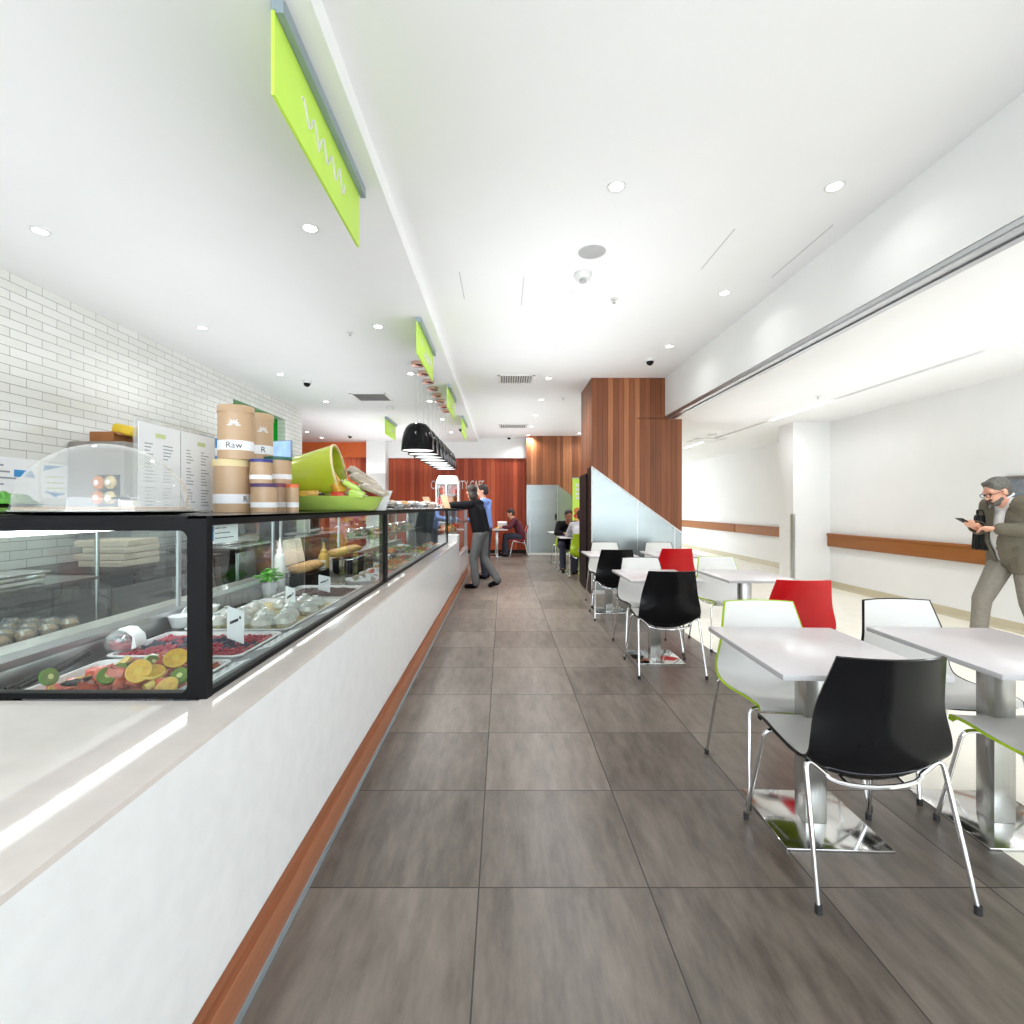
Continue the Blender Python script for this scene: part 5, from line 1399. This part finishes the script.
    m = MB(); m.ell((0, .092, -.062), (.022, .006, .005), 10); m.bm.transform(H); part('mouth', m, M['burg'], t)
    if beard:
        m = MB(); m.ell((0, .050, -.088), (.046, .042, .036), 14); m.caps((-.024, .090, -.046), .010, (.024, .090, -.046), .010); m.caps((-.05, .03, -.06), .02, (-.02, .075, -.09), .02); m.caps((.05, .03, -.06), .02, (.02, .075, -.09), .02)
        m.bm.transform(H); obj('beard', m.remesh('beard', M[hair], .007, 2), t)
    if glasses:
        m = MB()
        for s in (-1, 1):
            m.tube([(s*.033+.024*math.cos(a), .106, .002+.017*math.sin(a)) for a in [2*math.pi*k/12 for k in range(13)]], .0028, 6)
            m.tube([(s*.058, .104, .006), (s*.080, .06, .008), (s*.082, -.005, .006)], .0025, 6)
        m.tube([(-.010, .107, .006), (.010, .107, .006)], .0025, 6); m.bm.transform(H); part('glasses', m, M['black'], t)
    return t

# man with a phone by the corridor wall (own frame: faces +y)
J = dict(pel=(0, -.03, .93), chest=(0, .0, 1.24), neck=(0, .05, 1.415), head=(.0, .150, 1.485), sl=(-.185, .02, 1.355), sr=(.185, .02, 1.355),
         el=(-.245, .02, 1.13), er=(.25, .05, 1.13), wl=(-.09, .235, 1.145), wr=(.055, .300, 1.165), dl=(.75, .62, .08), dr=(-.45, .85, .10), nl=(0, .3, -1), nr=(0, 0, 1),
         hl=(-.095, -.02, .87), hr=(.095, -.02, .87), kl=(-.12, -.03, .47), kr=(.10, .19, .48), al=(-.14, -.14, .085), ar=(.12, .21, .085), tl=(-.16, .03, .035), tr=(.13, .38, .035))
pm = person('man in olive jacket and grey trousers reading his phone by the corridor wall', (4.68, 4.55, 0), R(90), J, hair='hairgrey', top='jacket', leg='trouser', vox=.010, yaw=R(-6), pitch=R(-24), beard=True, glasses=True, jacket=True, curl=.7, fat=1.10)
def pw(t, v):  # point of a person's frame in the world
    return Matrix.Translation(t.location) @ Matrix.Rotation(t.rotation_euler.z, 4, 'Z') @ Vector(v)
ph = thing('phone', 'dark mobile phone held by the man in the olive jacket', 'phone', pw(pm, (.035, .405, 1.205)), R(90)); ph.rotation_euler = (R(28), 0, R(90))
part('phone_body', MB().box((0, 0, 0), (.072, .145, .009), bev=.003), M['black'], ph)
part('phone_screen', MB().bb(-.032, .032, -.065, .065, .0046, .0054), M['bracket'], ph)
bg = thing('folded_bag', 'black folded leather bag hanging from the arm of the man with the phone', 'bag', pw(pm, (.20, .10, 1.08)), R(90))
mb = MB()
for k in range(5): mb.caps((-.05+.025*k, .01*(k % 2), .17), .018, (-.07+.035*k, .01*(k % 2), -.13), .022)
part('bag_body', mb, M['leather'], bg)
part('strap', MB().tube([(-.04, 0, .17), (-.03, .01, .23), (.03, .01, .23), (.04, 0, .17)], .009, 8), M['leather'], bg)

# woman leaning on the counter, seen from behind; she faces the counter (-x) and far away
J = dict(pel=(-.02, 0, .97), chest=(-.05, .06, 1.27), neck=(-.06, .10, 1.46), head=(-.06, .15, 1.585), sl=(-.21, .10, 1.385), sr=(.12, .07, 1.395),
         el=(-.26, .36, 1.375), er=(.10, .33, 1.36), wl=(-.18, .58, 1.375), wr=(-.02, .56, 1.375), dl=(.2, 1, -.05), dr=(-.2, 1, -.05), nl=(0, 0, -1), nr=(0, 0, -1),
         hl=(-.10, 0, .90), hr=(.07, 0, .90), kl=(-.10, .10, .50), kr=(.06, -.02, .50), al=(-.10, .06, .09), ar=(.08, -.26, .13), tl=(-.12, .22, .035), tr=(.09, -.12, .04))
pf = person('woman in black top and grey trousers leaning on the display case', (-.36, 8.25, 0), R(72), J, top='blackcloth', leg='trouser2', vox=.012, yaw=R(-48), pitch=R(-5), hairlong=True)
# man in the blue shirt just beyond her
J = dict(pel=(0, 0, .98), chest=(0, .03, 1.28), neck=(0, .03, 1.50), head=(0, .06, 1.64), sl=(-.19, 0, 1.43), sr=(.19, 0, 1.43),
         el=(-.24, .06, 1.15), er=(.24, .06, 1.15), wl=(-.14, .28, 1.10), wr=(.14, .28, 1.10), hl=(-.095, 0, .90), hr=(.095, 0, .90), kl=(-.10, .02, .49), kr=(.10, .02, .49),
         al=(-.10, -.02, .085), ar=(.10, -.02, .085), tl=(-.11, .15, .035), tr=(.11, .15, .035))
person('man in blue shirt standing just beyond the woman leaning on the counter', (-.33, 9.35, 0), R(75), J, top='blueshirt', leg='denim', vox=.014, yaw=R(15), pitch=R(-8))
def seated(lean=.10, arm=.42, wz=.77):
    return dict(pel=(0, -.10, .545), chest=(0, -.06+lean, .86), neck=(0, -.01+lean*1.6, 1.04), head=(0, .06+lean*1.9, 1.165), sl=(-.18, -.03+lean*1.4, .985), sr=(.18, -.03+lean*1.4, .985),
                el=(-.25, .16+lean, .80), er=(.25, .16+lean, .80), wl=(-.12, arm, wz+.03), wr=(.12, arm, wz+.03), hl=(-.10, -.04, .53), hr=(.10, -.04, .53), kl=(-.13, .36, .545), kr=(.13, .36, .545),
                al=(-.13, .32, .085), ar=(.13, .40, .085), tl=(-.14, .48, .035), tr=(.14, .56, .035))
person('person in maroon seated on the red chair by the red timber wall', (.42, 13.55, 0), R(90), seated(.08), top='maroon', leg='denim', vox=.016, pitch=R(-22))
person('man in black leaning over his table beyond the dividing wall', (1.36, 10.58, 0), R(180), seated(.13, .40), skin='skindark', top='blackcloth', leg='denim', vox=.015, pitch=R(-15), yaw=R(8))
person('person in grey seated on the bright green chair with back turned', (1.54, 9.58, 0), R(0), seated(.10), top='greycloth', leg='denim', vox=.015, pitch=R(-8))
# things on the maroon person's table
solo('food_plate', MB().lathe([(0, 0), (.08, 0), (.12, .02), (.115, .02), (.075, .006), (0, .006)], seg=20).ell((0, 0, .02), (.07, .05, .03), 10, 1), [M['porcelain'], M['pine']], 'plate of yellow food on the table of the person in maroon', 'plate', (-.15, 13.5, .741))
solo('newspaper', MB().box((0, 0, .0), (.26, .02, .18), bev=.004, rot=(.5, 0, 0)).box((0, .06, .02), (.26, .02, .18), bev=.004, rot=(-.3, 0, 0)), M['paper'], 'white paper held up on the table of the person in maroon', 'newspaper', (-.02, 13.62, .84))
# ================================================================ CAMERA AND VIEW
cam = bpy.data.cameras.new('camera'); co = bpy.data.objects.new('camera', cam); C.objects.link(co)
cam.sensor_width = 36; cam.lens = F/1024*36
cam.shift_x = (512-VX)/1024; cam.shift_y = -(512-VY)/1024
cam.clip_start = .05; cam.clip_end = 200
co.location = (0, 0, HC); co.rotation_euler = (R(90), 0, 0)
sc = bpy.context.scene; sc.camera = co
sc.view_settings.view_transform = 'Standard'; sc.view_settings.look = 'None'
sc.view_settings.gamma = 1; sc.view_settings.use_curve_mapping = False
sc.view_settings.exposure = EXPO
cy = sc.cycles
cy.max_bounces = 10; cy.diffuse_bounces = 5; cy.glossy_bounces = 4; cy.transmission_bounces = 4; cy.transparent_max_bounces = 24
cy.caustics_reflective = False; cy.caustics_refractive = False; cy.sample_clamp_indirect = 6
cy.use_denoising = True
